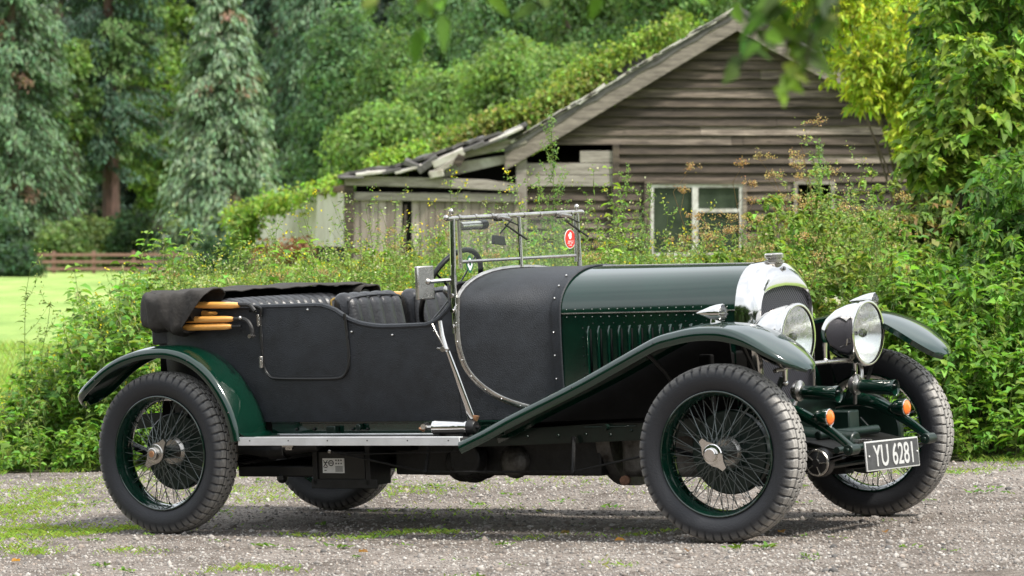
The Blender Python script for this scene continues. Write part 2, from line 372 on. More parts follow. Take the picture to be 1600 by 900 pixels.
# radiator: polished shell round a dark core
HWR = .268
def radsec(x, W, zc, z0=.42, sh=1.03, ey=.78, ez=.95): 
    P = [(-W, z) for z in np.linspace(z0, sh, 8)[:-1]]
    for q in np.linspace(0, math.pi, 27): c = math.cos(q); P.append((-math.copysign(abs(c)**ey, c) * W, sh + (zc - sh) * math.sin(q)**ez))
    P += [(W, z) for z in np.linspace(sh, z0, 8)[1:]]; return [V(x, y, z) for y, z in P]
m = MB()
inn = []
for p in radsec(3.252, .243, 1.163, .45, 1.04, .55, .62): inn.append(p)
for k in range(len(inn)):   # shallow point at the crown of the opening
    y, z = inn[k][1], inn[k][2]
    if z > 1.06: inn[k][2] = z - .010 * (abs(y) / .2)
G = [radsec(3.126, HWR + .002, 1.272), radsec(3.128, HWR + .008, 1.281), radsec(3.18, HWR + .009, 1.283), radsec(3.225, HWR + .003, 1.268), radsec(3.245, HWR - .010, 1.235), radsec(3.256, HWR - .022, 1.205), inn, [p - V(.02, 0, 0) for p in inn]]
m.grid(G); shell_ = m.build('radiator_shell', CHROME, car, 45)
m = MB(); c2 = [p - V(.018, 0, 0) for p in inn]; n = len(c2); m.add(c2, [tuple(range(n))]); core = m.build('radiator_core', MESH, shell_)
t = MESH.node_tree; b = t.nodes['Principled BSDF']; co = t.nodes.new('ShaderNodeTexCoord'); mp = t.nodes.new('ShaderNodeMapping')
mp.inputs['Rotation'].default_value = (rad(45), 0, 0); mp.inputs['Scale'].default_value = (1, 75, 75); ck = t.nodes.new('ShaderNodeTexVoronoi'); ck.distance = 'CHEBYCHEV'; ck.inputs['Randomness'].default_value = 0; ck.inputs['Scale'].default_value = 1
t.links.new(co.outputs['Object'], mp.inputs[0]); t.links.new(mp.outputs[0], ck.inputs['Vector'])
cr = t.nodes.new('ShaderNodeValToRGB'); cr.color_ramp.elements[0].position = .36; cr.color_ramp.elements[1].position = .46; cr.color_ramp.elements[0].color = (.003, .003, .004, 1); cr.color_ramp.elements[1].color = (.12, .12, .15, 1)
t.links.new(ck.outputs['Distance'], cr.inputs[0]); t.links.new(cr.outputs[0], b.inputs['Base Color'])
bp = t.nodes.new('ShaderNodeBump'); bp.inputs['Strength'].default_value = .8; bp.inputs['Distance'].default_value = .004; t.links.new(ck.outputs['Distance'], bp.inputs['Height']); t.links.new(bp.outputs[0], b.inputs['Normal'])
m = MB(); m.lathe([(0, .0), (0, .044), (.006, .050), (.014, .050), (.018, .038), (.024, .038), (.028, .047), (.044, .047), (.050, .040), (.052, 0)], (3.195, 0, 1.268), (0, 0, 1), 28)
cap = m.build('filler_cap', NICKEL, shell_, 30)
m = MB()
for s in (-1, 1): m.box(3.18, 3.21, s * .044 - .008, s * .044 + .008, 1.298, 1.312)
split(m, 'cap_ear', NICKEL, cap, bevel=.002)
m = MB(); m.ball((3.242, 0, 1.240), .017, 14, (.3, 1, .75)); bd = m.build('badge', BLACK, shell_)
m = MB(); m.tube([V(3.246 , .018 * math.cos(q), 1.240 + .014 * math.sin(q)) for q in np.linspace(0, 2 * math.pi, 20, endpoint=False)], .0022, 6, closed=True); m.build('badge_ring', NICKEL, bd)
# ------------------------------------------------ wings
def wing(name, pts, yo, yi, s, tips, lipf=.038, crown=.022, parent=None):
    P = spline([V(x, 0, z) for x, z in pts], 6); n = len(P); G = []
    Lc = np.concatenate([[0], np.cumsum([np.linalg.norm(P[i + 1] - P[i]) for i in range(n - 1)])]); tot = Lc[-1]
    for i, p in enumerate(P):
        tg = P[min(i + 1, n - 1)] - P[max(i - 1, 0)]; tg /= np.linalg.norm(tg); nr = V(-tg[2], 0, tg[0])
        if nr[2] < 0 and name == 'x': nr = -nr
        d0, d1 = Lc[i], tot - Lc[i]; k = 1.0; lf = 1.0
        for dist, (rr, on) in ((d0, tips[0]), (d1, tips[1])):
            if on and dist < rr: q = 1 - dist / rr; k *= math.sqrt(max(0.02, 1 - q**2.6)); 
        c = (yo + yi) / 2; hwid = (yo - yi) / 2 * k; row = []; lipk = lipf * (min(1, .12 + d1 / .42) if name == 'front_wing' else 1)
        # underside lip inner edge, lip, crowned top, inner edge
        for t_, dz in ((1.0, -lipk), (1.03, -lipk * .55), (1.02, -lipk * .25), (.985, .001), (.95, .006)): row.append(p + nr * (dz if dz < 0 else dz) + V(0, s * (c + hwid * t_), 0))
        for t_ in np.linspace(.88, -1, 14): row.append(p + nr * (.004 + crown * (1 - t_ * t_) * k) + V(0, s * (c + hwid * t_), 0))
        row.append(p + nr * (-.02) + V(0, s * (c - hwid), 0))
        G.append(row)
    m = MB(); m.shell(G, .005 * (-s)); return m.build(name, GREEN, parent or car, 50)
FRONT = [(1.893, .462), (2.05, .525), (2.20, .592), (2.573, .744), (2.80, .846), (2.936, .908), (3.03, .947), (3.114, .966), (3.20, .981), (3.288, .987), (3.37, .984), (3.44, .971), (3.51, .945), (3.58, .908), (3.65, .862), (3.70, .825), (3.745, .787)]
REAR = [(-.535, .672), (-.465, .732), (-.363, .807), (-.28, .858), (-.188, .897), (-.08, .924), (.024, .934), (.13, .930), (.231, .905), (.315, .861), (.389, .800), (.45, .725), (.50, .640), (.53, .56), (.546, .478)]
wings = {}
for s in (-1, 1):
    fw_ = wing('front_wing', FRONT, .83, .50, s, ((.1, False), (.26, True)), .048, .020)
    rw_ = wing('rear_wing', REAR, .83, .585, s, ((.16, True), (.1, False)), .036, .018)
    m = MB(); y = s * .835
    for x, z in ((2.56, .728), (3.02, .93)): m.ball((x, y, z), .006, 6)
    for x, z in ((-.36, .79), (.25, .885), (.5, .62)): m.ball((x, y, z), .006, 6)
    split(m, 'bolt', BLACK, fw_)
    # tail of rear wing turned out onto the step board
    m = MB(); G = [[V(x, s * (yy), z) for yy in np.linspace(.585, .82, 6)] for x, z in ((.50, .62), (.527, .56), (.548, .52), (.585, .502), (.64, .497))]
    m.shell(G, .004); m.build('wing_foot', GREEN, rw_)
    # running board
    m = MB(); m.box(.548, 1.893, min(s * .595, s * .815), max(s * .595, s * .815), .462, .490); rb = m.build('running_board', RUBBER, car, 30, .002)
    m = MB(); ya, yb = sorted((s * .815, s * .823)); m.box(.545, 1.893, ya, yb, .455, .497); ya, yb = sorted((s * .79, s * .8149)); m.box(.545, 1.893, ya, yb, .4905, .497)
    ya, yb = sorted((s * .590, s * .602)); m.box(.62, 1.80, ya, yb, .4905, .499); ya, yb = sorted((s * .6025, s * .79)); m.box(.56, .585, ya, yb, .4905, .496)
    m.build('edging', ALU, rb, 30, .0015)
    m = MB()
    for k in range(16): yy = s * (.615 + k * .0112); m.box(.60, 1.87, yy - .002, yy + .002, .4895, .4935)
    deco(rb, m, RUBBER)
    m = MB()
    for x in np.linspace(.62, 1.83, 6): m.ball((x, s * .824, .480), .004, 6)
    split(m, 'screw', BLACK, rb)
    # valance between body and step
    m = MB(); ya, yb = sorted((s * .552, s * .560)); m.box(.56, 1.98, ya, yb, .488, .556); va = m.build('valance', GREEN, car, 30, .002)
    m = MB(); m.tube([V(.56, s * .563, .553), V(1.98, s * .563, .553)], .006, 6); m.build('valance_edge', GREEN, va); m = MB()
    for x in (.72, .83, 1.07, 1.16, 1.52): m.ball((x, s * .565, .52), .008, 8)
    split(m, 'bolt', DARK, va)
    m = MB(); ya, yb = sorted((s * .56, s * .60)); m.box(.93, .985, ya, yb, .498, .535); m.cyl((1.125, s * .57, .53), (1.125, s * .60, .53), .016, 10); split(m, 'bracket', CHASSIS, va, bevel=.003)
    # chassis rail
    m = MB(); ya, yb = sorted((s * .395, s * .425)); m.prism([(-.55, .50), (.0, .56), (.5, .50), (1.0, .44), (1.7, .42), (2.75, .455), (3.2, .50), (3.2, .575), (2.7, .535), (1.7, .53), (.5, .56), (0, .62), (-.55, .58)], lambda a, b, d: V(a, d, b), ya, yb)
    ch = m.build('chassis_rail', CHASSIS, car, 30)
    m = MB()
    for x, z in ((2.02, .47), (2.36, .48), (2.5, .478), (2.2, .475), (2.62, .50)): m.ball((x, s * .428, z), .009, 8, (1, .6, 1))
    m.tube([V(2.36, s * .44, .515), V(2.66, s * .44, .520)], .0035, 6); m.cyl((2.485, s * .425, .515), (2.485, s * .455, .515), .015, 10)
    ya, yb = sorted((s * .427, s * .445)); m.box(2.665, 2.70, ya, yb, .455, .575); split(m, 'fitting', CHASSIS, ch)
    # dark splash panel under the front wing
    m = MB(); y = s * .455
    pl = [(1.80, .535)] + [(x, z - .012) for x, z in FRONT if x < 3.22] + [(3.24, .62), (3.2, .575), (2.7, .537)]
    m.prism(pl, lambda a, b, d: V(a, d, b), *sorted((y, y + s * .01))); m.build('splash_panel', MATT, car, 30)
    m = MB()
    for x0, z0, x1, z1 in ((2.96, .62, 2.90, .87), (3.40, .62, 3.40, .94)): m.tube([V(x0, s * .46, z0), V((x0 + x1) / 2, s * .60, (z0 + z1) / 2 + .04), V(x1, s * .72, z1 + .02)], .010, 8)
    split(m, 'wing_stay', BLACK, fw_)
# inner rear wheel arch (dark)
for s in (-1, 1):
    m = MB(); ya, yb = sorted((s * .50, s * .545)); m.box(-.16, .56, ya, yb, .45, 1.02); m.build('inner_arch', MATT, car)
# rear tank / under-tail
m = MB(); m.box(-.20, -.12, -.44, .44, .42, .96); m.build('rear_apron', BLACK, car, 30, .02)
m = MB(); m.box(-.20, .10, -.56, .56, .955, 1.045); m.build('tail_deck', LEATHER, car, 30, .01)
# ------------------------------------------------ door (near and far rear doors)
for s in (-1,):
    dz = [(0.560, 1.128), (.563, 1.0), (.568, .87), (.575, .825), (.60, .792), (.64, .779), (.80, .775), (1.0, .775), (1.06, .785), (1.092, .82), (1.105, .87), (1.103, .96), (1.092, 1.060)]
    P = spline([V(x, s * (sidew(x, z) + .004), z) for x, z in dz], 5)
    m = MB(); m.tube(P, .0075, 8); dr = m.build('door_piping', BLACK, None)
    # door skin: slightly proud panel
    G = []
    for x in np.linspace(.566, 1.098, 22):
        zb = .780 + .06 * max(0, (x - 1.03) / .07)**2 + .06 * max(0, (.63 - x) / .065)**2
        G.append([V(x, s * (sidew(x, z) + .0045), z) for z in np.linspace(zb, top(x) - .004, 10)])
    m = MB(); m.shell(G, .003 * s); d = m.build('door', LEATHER, car, 40); dr.parent = d
    for x, z in ((.556, 1.072), (.563, .862)):
        m = MB(); y = s * (sidew(x, z) + .012); m.box(x - .011, x + .011, y - .008, y + .008, z - .028, z + .028); m.cyl((x, y + s * .006, z - .03), (x, y + s * .006, z + .03), .007, 8); m.build('door_hinge', NICKEL, d, 30, .002)
    m = MB()
    for x, z in ((.53, 1.118), (.86, 1.12), (1.13, 1.005), (1.37, .985), (1.61, 1.0), (.31, 1.05)): m.ball((x, s * (sidew(x, z) + .006), z), .008, 8, (1, .7, .7))
    split(m, 'stud', CHROME, tub)
    m = MB(); m.tube(spline([V(.50, s * .625, 1.118), V(.54, s * .64, 1.145), V(.575, s * .63, 1.13), V(.565, s * .628, 1.09)], 5), .007, 6)
    m.tube(spline([V(1.085, s * .622, 1.065), V(1.098, s * .632, 1.095), V(1.10, s * .626, 1.04), V(1.102, s * .622, 1.0)], 5), .006, 6); split(m, 'door_strap', BLACK, d)
# ------------------------------------------------ seats
def seatback(y0, y1, xt, zt, zb, lean, n, thick=.11, piping=True, name='front_seat'):
    G = []; N = n * 7
    for j in range(N + 1):
        q = j / N; y = y0 + (y1 - y0) * q; e = min(1, min(q, 1 - q) * 9); ed = (1 - (1 - e)**2)**.5 if e < 1 else 1
        pl = abs(math.sin(q * n * math.pi)); rr = .012 * pl**.5; row = []
        ztt = zt - .035 * (1 - ed)
        prof_ = [(-thick * .5, zb), (-thick * .5, zt * .5 + zb * .5)]
        for a in np.linspace(0, math.pi, 13): prof_.append((-math.cos(a) * thick * .5, 0))
        for k, (dx, zz) in enumerate(prof_):
            if k < 2: x = dx * ed; z = zz
            else: a = (k - 2) / 12 * math.pi; x = -math.cos(a) * (thick * .5 * ed + rr); z = ztt - .05 + (.05 + rr) * math.sin(a)
            row.append(V(xt + x + (zt - z) * lean, y, z))
        for z in np.linspace(zt - .09, zb, 5): row.append(V(xt + thick * .5 * ed + rr + (zt - z) * lean, y, z))
        G.append(row)
    m = MB(); m.grid(G); m.f.append(tuple(range(len(G[0])))); k = len(m.v); m.f.append(tuple(range(k - 1, k - len(G[0]) - 1, -1)))
    o = m.build(name, SEATM, car, 60)
    if piping:
        for dx_, dx in ((1, -.052), (0, .056)): m = MB(); m.tube(spline([V(xt + dx + .03 * lean, y0 + .008, zt - .22), V(xt + dx, y0 + .01, zt - .06), V(xt + dx, y0 + .035, zt - .018), V(xt + dx, (y0 + y1) / 2, zt - .006), V(xt + dx, y1 - .035, zt - .018), V(xt + dx, y1 - .01, zt - .06)], 6), .006, 6); m.build('seat_piping', LINER if dx_ else SEATM, o)
    return o
seatback(-.53, -.06, .985, 1.185, .62, .22, 5)
seatback(.04, .52, .985, 1.185, .62, .22, 5)
seatback(-.50, .50, .20, 1.172, .62, .2, 16, .15, False, 'rear_seat')
for y0, y1 in ((-.53, -.06), (.04, .52)):
    m = MB(); m.box(1.06, 1.5, y0, y1, .60, .80); m.build('seat_cushion', SEATM, car, 30, .04)
m = MB(); m.box(.2, .62, -.5, .5, .6, .80); m.build('rear_seat_cushion', SEATM, car, 30, .04)
m = MB(); m.box(1.655, 1.675, -.54, .54, .86, 1.235); dash = m.build('dashboard', BLACK, car, 30, .01)
for y in (-.3, -.1, .12, .3):
    m = MB(); m.lathe([(0, .045), (.01, .045), (.012, .036), (.012, 0)], (1.655, y, 1.11), (-1, 0, 0), 20); m.build('dial', NICKEL, dash)
# steering wheel, right-hand drive
sc = V(1.50, -.28, 1.185); ax = V(-.9, 0, .436); e1 = V(0, 1, 0); e2 = np.cross(ax, e1)
m = MB(); m.tube([sc + (e1 * math.cos(q) + e2 * math.sin(q)) * .225 for q in np.linspace(0, 2 * math.pi, 44, endpoint=False)], .0135, 10, closed=True)
sw = m.build('steering_wheel', BLACK, car)
m = MB()
for k in range(4): q = k * math.pi / 2 + .5; m.tube([sc - ax * .02, sc + (e1 * math.cos(q) + e2 * math.sin(q)) * .11 - ax * .012, sc + (e1 * math.cos(q) + e2 * math.sin(q)) * .215], .008, 8, sx=.5)
m.build('spoke', BLACK, sw); m = MB(); m.lathe([(.03, 0), (.03, .03), (0, .04), (-.03, .035)], sc, ax, 18); m.build('horn_boss', NICKEL, sw)
m = MB(); m.cyl(sc - ax * .01, sc - ax * .5, .018, 12); m.build('steering_column', BLACK, car)
# ------------------------------------------------ folded hood bag
path = spline([V(.20, -.655, 0), V(.08, -.66, 0), V(-.04, -.65, 0), V(-.15, -.56, 0), V(-.20, -.36, 0), V(-.22, 0, 0), V(-.20, .35, 0), V(-.13, .54, 0), V(-.02, .62, 0), V(.12, .64, 0), V(.34, .63, 0)], 6)
G = []; n = len(path)
for i, p in enumerate(path):
    tg = path[min(i + 1, n - 1)] - path[max(i - 1, 0)]; tg /= np.linalg.norm(tg); nr = V(tg[1], -tg[0], 0); row = []
    f = i / (n - 1); sag = .012 * math.sin(i * .9) + .007 * math.sin(i * 2.3)
    zt = 1.222 + (.012 if i < 4 else 0) - .012 * f + sag * .4; zb = 1.035 + .05 * f + (-.015 if i < 10 else 0) + sag
    for a in np.linspace(0, 2 * math.pi, 26, endpoint=False):
        c, s_ = math.cos(a), math.sin(a); w = .082 + (.012 * max(0, 1 - i / 9)) * (1 + math.sin(a * 2)) + .006 * math.sin(3 * a + i * .55) + .005 * math.sin(i * 1.7 + a * 2)
        dx = math.copysign(abs(c)**.55, c) * w; dz = math.copysign(abs(s_)**.5, s_) * (zt - zb) / 2
        row.append(p - nr * dx * -1 + V(0, 0, (zt + zb) / 2 + dz + .004 * math.sin(5 * a + i)))
    if i < 6:
        for q_ in row: q_[0] += .085 * (q_[2] - 1.10) / .1 * (1 - i / 6)
    G.append(row)
m = MB(); m.shell([r + [r[0]] for r in G], .006); bag = m.build('hood_bag', CANVAS, car, 60)
m = MB(); inner = []
for i, p in enumerate(path[1:-1]): inner.append(V(*p[:2], 1.13))
m.tube(inner, .06, 12); m.build('folded_hood', BLACK, bag)
for f_ in (0.0, 1.0):   # turned hem along the top edge and rear corner seam
    m = MB(); a = 4 if f_ else 9
    m.tube([G[i][a] for i in range(0, n)], .004, 5); m.build('seam', CANVAS, bag)
m = MB(); sh_ = []
for i in range(26):
    q = i / 25; y = -.665 + 1.29 * q; xr_ = -.13 - .08 * math.sin(q * math.pi); xf = .20 - .10 * math.sin(q * math.pi) + .14 * q; sh_.append([V(xr_ + (xf - xr_) * t_, y, 1.232 + .004 * math.sin(i * .9 + t_ * 4) + .003 * math.sin(i * 2.1) - .010 * (t_ > .95) - .012 * (i in (0, 25))) for t_ in np.linspace(0, 1, 9)])
m.shell(sh_, .004); m.build('hood_cover', CANVAS, bag, 60)
bows = [((.10, -.655, 1.160), (.475, -.655, 1.152), .017), ((.10, -.60, 1.112), (.29, -.60, 1.112), .016), ((.10, -.665, 1.085), (.435, -.665, 1.083), .017), ((.10, -.668, 1.045), (.425, -.668, 1.046), .017)]
for a, b_, r in bows:
    a, b_ = V(*a), V(*b_); L_ = np.linalg.norm(b_ - a)
    m = MB(); m.tube([a, b_ - V(.06, 0, 0), b_ - V(.025, 0, 0), b_], [r, r, r * .8, r * .35], 10); w_ = m.build('hood_bow', WOODB, car)
    m = MB(); m.tube([b_ - V(.03, 0, 0), b_ + V(.05, 0, 0)], [.009, .009], 8); m.build('bow_socket', DARK, w_)
m = MB(); m.tube(spline([V(.43, -.665, 1.083), V(.50, -.665, 1.078), V(.535, -.665, 1.04), V(.54, -.665, .99)], 5), .011, 8); m.tube(spline([V(.45, -.655, 1.155), V(.52, -.655, 1.15), V(.555, -.655, 1.12)], 4), .011, 8); m.build('hood_bracket', DARK, car)
m = MB(); m.ball((.475, -.675, 1.088), .010, 8); m.cyl((.54, -.655, .995), (.54, -.69, .995), .011, 8); split(m, 'bracket_bolt', NICKEL, car)
# far coaming behind seats (light wood lip and leather)
m = MB(); m.tube([V(x, .60, 1.16) for x in (.25, .6, .95)], .012, 8); m.build('side_rail', WOODB, car)
# ------------------------------------------------ windscreen
XW = 1.716
for s in (1, -1):
    ws = MB(); ws.tube([V(XW, s * .565, .985 if s < 0 else 1.05), V(XW, s * .565, 1.25), V(XW, s * .553, 1.545)], .0145, 10); wsf = ws.build('windscreen_post', CHROME, car)
m = MB(); m.tube([V(XW, -.60, 1.545), V(XW, .60, 1.553)], .0125, 12)
for y in np.linspace(-.5, .5, 8): m.cyl((XW, y - .008, 1.548), (XW, y + .008, 1.548), .0155, 12)
for s in (-1, 1): m.ball((XW, s * .56, 1.578), .013, 10, (1, 1, 1.3)); m.ball((XW, s * 0.605, 1.549), .015, 10)
m.build('top_rail', NICKEL, wsf)
m = MB()
m.tube([V(XW + .012, -.52, 1.535), V(XW + .012, -.515, 1.30)], .011, 8); m.tube([V(XW + .012, .52, 1.535), V(XW + .012, .515, 1.30)], .010, 8)
m.tube([V(XW + .012, -.515, 1.332), V(XW + .012, .515, 1.332)], .008, 8); m.build('glass_frame', NICKEL, wsf)
m = MB(); m.tube([V(XW + .014, .01, 1.54), V(XW + .014, .012, 1.29)], .014, 10, sx=.6); m.build('centre_bar', CHROME, wsf)
m = MB(); m.box(XW + .004, XW + .009, -.515, .515, 1.283, 1.535); gl = m.build('glass', GLASS, wsf)
m = MB()
for k in range(3): m.cyl((XW, -.575, 1.02 + k * .075), (XW, -.590, 1.02 + k * .075), .010, 10)
split(m, 'post_bolt', CHROME, wsf)
# stickers on the glass: green-and-white shield and red oval
def oval(y, z, a, b_, x, n=28): return [V(x, y + a * math.cos(q), z + b_ * math.sin(q)) for q in np.linspace(0, 2 * math.pi, n, endpoint=False)]
def disc(y, z, a, b_, x, mt, name, par, fn=None):
    m = MB(); P = oval(y, z, a, b_, x); 
    if fn: P = [V(x, y + fn(q) * a * math.cos(q), z + fn(q) * b_ * math.sin(q)) for q in np.linspace(0, 2 * math.pi, 40, endpoint=False)]
    Q = [p + V(.0012, 0, 0) for p in P]; n = len(P); m.add(P + Q, [tuple(range(n)), tuple(range(n, 2 * n))] + [(i, (i + 1) % n, n + (i + 1) % n, n + i) for i in range(n)]); return m.build(name, mt, par, 30)
ys, zs = .468, 1.418; xs_ = XW + .0098
st = disc(ys, zs, .050, .050, xs_, WHITE, 'red_sticker', gl); st.data.materials[0] = WHITE
disc(ys, zs, .046, .046, xs_ + .0015, RED, 'red_face', st)
disc(ys - .002, zs + .014, .016, .020, xs_ + .003, WHITE, 'white_emblem', st, lambda q: 1 - .35 * max(0, math.sin(q * 3 + 1.57)) if math.sin(q) > 0 else .8)
for k, (w_, dz_) in enumerate(((.058, -.012), (.052, -.021), (.034, -.032))):
    m = MB()
    for j in range(7):
        if (j * 3 + k) % 5: m.box(xs_ + .0025, xs_ + .0034, ys - w_ / 2 + j * w_ / 7, ys - w_ / 2 + (j + .7) * w_ / 7, zs + dz_ - .002, zs + dz_ + .002)
    split(m, 'lettering', WHITE, st)
g_ = disc(-.435, 1.318, .030, .041, xs_, GRN, 'green_sticker', gl, lambda q: 1 + .07 * math.cos(4 * q))
disc(-.435, 1.318, .019, .028, xs_ + .0015, WHITE, 'white_emblem', g_, lambda q: 1 + .10 * math.cos(4 * q)); disc(-.435, 1.320, .008, .010, xs_ + .003, GRN, 'emblem_centre', g_)
# wipers
for y in (-.16, .40):
    m = MB(); m.cyl((XW - .02, y, 1.535), (XW + .035, y, 1.535), .012, 10); m.tube([V(XW + .03, y - .04, 1.545), V(XW + .03, y + .05, 1.533)], .012, 8); wp = m.build('wiper', NICKEL, wsf)
    m = MB(); m.tube([V(XW + .035, y, 1.535), V(XW + .03, y + .13, 1.50)], .004, 6); m.tube([V(XW + .022, y + .03, 1.505), V(XW + .022, y + .22, 1.425)], .0055, 6); m.build('wiper_arm', BLACK, wp)
m = MB(); m.tube([V(XW - .05, -.42, 1.505), V(XW - .05, -.24, 1.508)], [.022, .022], 12); m.build('wiper_motor', NICKEL, wsf)
m = MB(); m.tube([V(XW - .05, -.25, 1.508), V(XW - .05, -.20, 1.510)], [.024, .024], 12); m.build('motor_cap', BLACK, wsf)
m = MB(); m.tube([V(XW - .03, .01, 1.53), V(XW - .10, .0, 1.46)], .005, 6); m.prism([(-.06, 1.41), (.05, 1.40), (.04, 1.445), (-.05, 1.455)], lambda a, b, d: V(d, a, b), XW - .115, XW - .098); m.build('inside_mirror', BLACK, wsf, 30, .004)
# door mirror
m = MB(); m.tube([V(1.716, -.575, 1.245), V(1.70, -.62, 1.245), V(1.655, -.685, 1.243)], .010, 8); m.cyl((1.716, -.57, 1.222), (1.716, -.57, 1.268), .021, 12); m.ball((1.655, -.69, 1.243), .015, 10)
mr_ = m.build('mirror_arm', CHROME, car)
m = MB(); Mx = Matrix.Translation((1.64, -.70, 1.238)) @ Matrix.Rotation(rad(-12), 4, 'Z'); m.box(-.012, .012, -.055, .055, -.082, .082, Mx); m.build('mirror_head', NICKEL, mr_, 30, .006)
# outside brake lever
m = MB()
P = [V(1.825, -.615, .57), V(1.80, -.625, .66), V(1.755, -.635, .80), V(1.715, -.64, .91)]
m.tube(P, [.022, .018, .015, .012], 8, sx=1, sy=.35, up=(1, 0, 0)); hb = m.build('brake_lever', CHROME, car)
m = MB(); m.tube([V(1.715, -.64, .90), V(1.69, -.64, .98), V(1.68, -.64, 1.05)], [.010, .011, .010], 8); m.build('lever_grip', CHROME, hb)
m = MB(); m.tube([V(1.705, -.645, .915), V(1.66, -.645, .99), V(1.635, -.645, 1.035)], [.005, .006, .004], 6); m.cyl((1.70, -.66, .912), (1.70, -.62, .912), .014, 8); m.tube([V(1.66, -.645, .915), V(1.73, -.645, .908)], .006, 6); m.build('lever_trigger', NICKEL, hb)
# polished cylinder lying on the step
m = MB(); m.lathe([(0, 0), (0, .034), (.004, .038), (.02, .038), (.024, .036), (.19, .036), (.194, .038), (.205, .038)], (1.665, -.70, .535), (1, 0, 0), 26); cy = m.build('chrome_cylinder', CHROME, car)
m = MB(); m.lathe([(.205, .037), (.235, .036), (.245, .028), (.25, 0)], (1.665, -.70, .535), (1, 0, 0), 20); m.cyl((1.91, -.70, .535), (1.93, -.70, .535), .010, 8); m.build('cylinder_cap', BLACK, cy)
m = MB(); m.tube([V(1.665, -.70, .535), V(1.63, -.70, .535), V(1.60, -.70, .54)], [.016, .012, .014], 8); m.cyl((1.61, -.72, .54), (1.59, -.66, .545), .014, 8); m.build('cylinder_neck', NICKEL, cy)
m = MB(); m.tube([V(1.90, -.69, .565), V(1.905, -.69, .59)], [.010, .017], 8); m.tube([V(1.60, -.70, .525), V(1.575, -.70, .53)], [.013, .008], 8); split(m, 'copper_fitting', COPPER, cy)
for x in (1.70, 1.84):
    m = MB(); m.box(x - .012, x + .012, -.735, -.665, .495, .505); m.build('cylinder_clip', DARK, cy)
# ------------------------------------------------ wheels
def tyre_mesh():
    NL = 56; sub = 8; NT = NL * sub
    ctrl = [(.050, .283), (.062, .296), (.078, .322), (.085, .350), (.082, .374), (.0745, .391), (.064, .402), (.050, .4085), (.030, .4125), (.0, .414)]
    cs = spline([V(a, 0, b) for a, b in ctrl], 4)
    half = [(p[0], p[2]) for p in cs]; 
    fin = []
    for (a, b), (c, d) in zip(half[:-1], half[1:]): fin.append((a, b)); 
    # refine the tread band so that the ribs can be cut
    tread = [(y, smooth([0, .03, .05, .064], [.414, .4125, .4085, .402], y)) for y in (.060, .054, .048, .044, .040, .036, .033, .029, .025, .022, .018, .014, .010, .006, .0035, .0015, 0)]
    fin = [p for p in fin if p[1] < .4015 and p[0] > .0] + tread
    P = [(y, r) for y, r in fin] + [(-y, r) for y, r in fin[-2::-1]]
    G = []; wear = []
    for k in range(NT):
        th = 2 * math.pi * k / NT; row = []
        for y, r in P:
            ay = abs(y); ph = (k % sub) / sub; off = 0 if (y > 0) else .5
            j = ((k + (sub // 2 if y < 0 else 0)) % sub)
            d = 0; wv = 1
            side = r < .4015
            if side:
                lug = min(1, max(0, (r - .362) / .004)); big = (k // sub) % 2
                if j in (0, 1): d = .0055 * lug * (1 if r > .372 or big else .3)
                else: d = -.002 * lug
                if r < .374 and not big: d = 0
                wv = 0 if j in (0, 1) else max(0, (r - .366) / .03) * .5
            else:
                jj = (k + (3 if .012 < ay < .034 else 0)) % sub
                if ay > .034: lat = (j == 0)
                else: lat = (jj == 0)
                lon = (.0325 < ay < .0365) or ay < .002
                if lat: d = .008; wv = .0
                if lon: d = max(d, .007); wv = .0
            row.append(V((r - d) * math.sin(th), y, (r - d) * math.cos(th))); wear.append(min(1, wv))
        G.append(row)
    m = MB(); m.grid(G, True, False); me = bpy.data.meshes.new('tyre'); me.from_pydata(m.v, [], m.f)
    at_ = me.attributes.new('wear', 'FLOAT', 'POINT'); at_.data.foreach_set('value', np.array(wear, 'f'))
    for p in me.polygons: p.use_smooth = True
    me.set_sharp_from_angle(angle=rad(35)); me.materials.append(TYRE); me.update(); return me
TM = tyre_mesh()
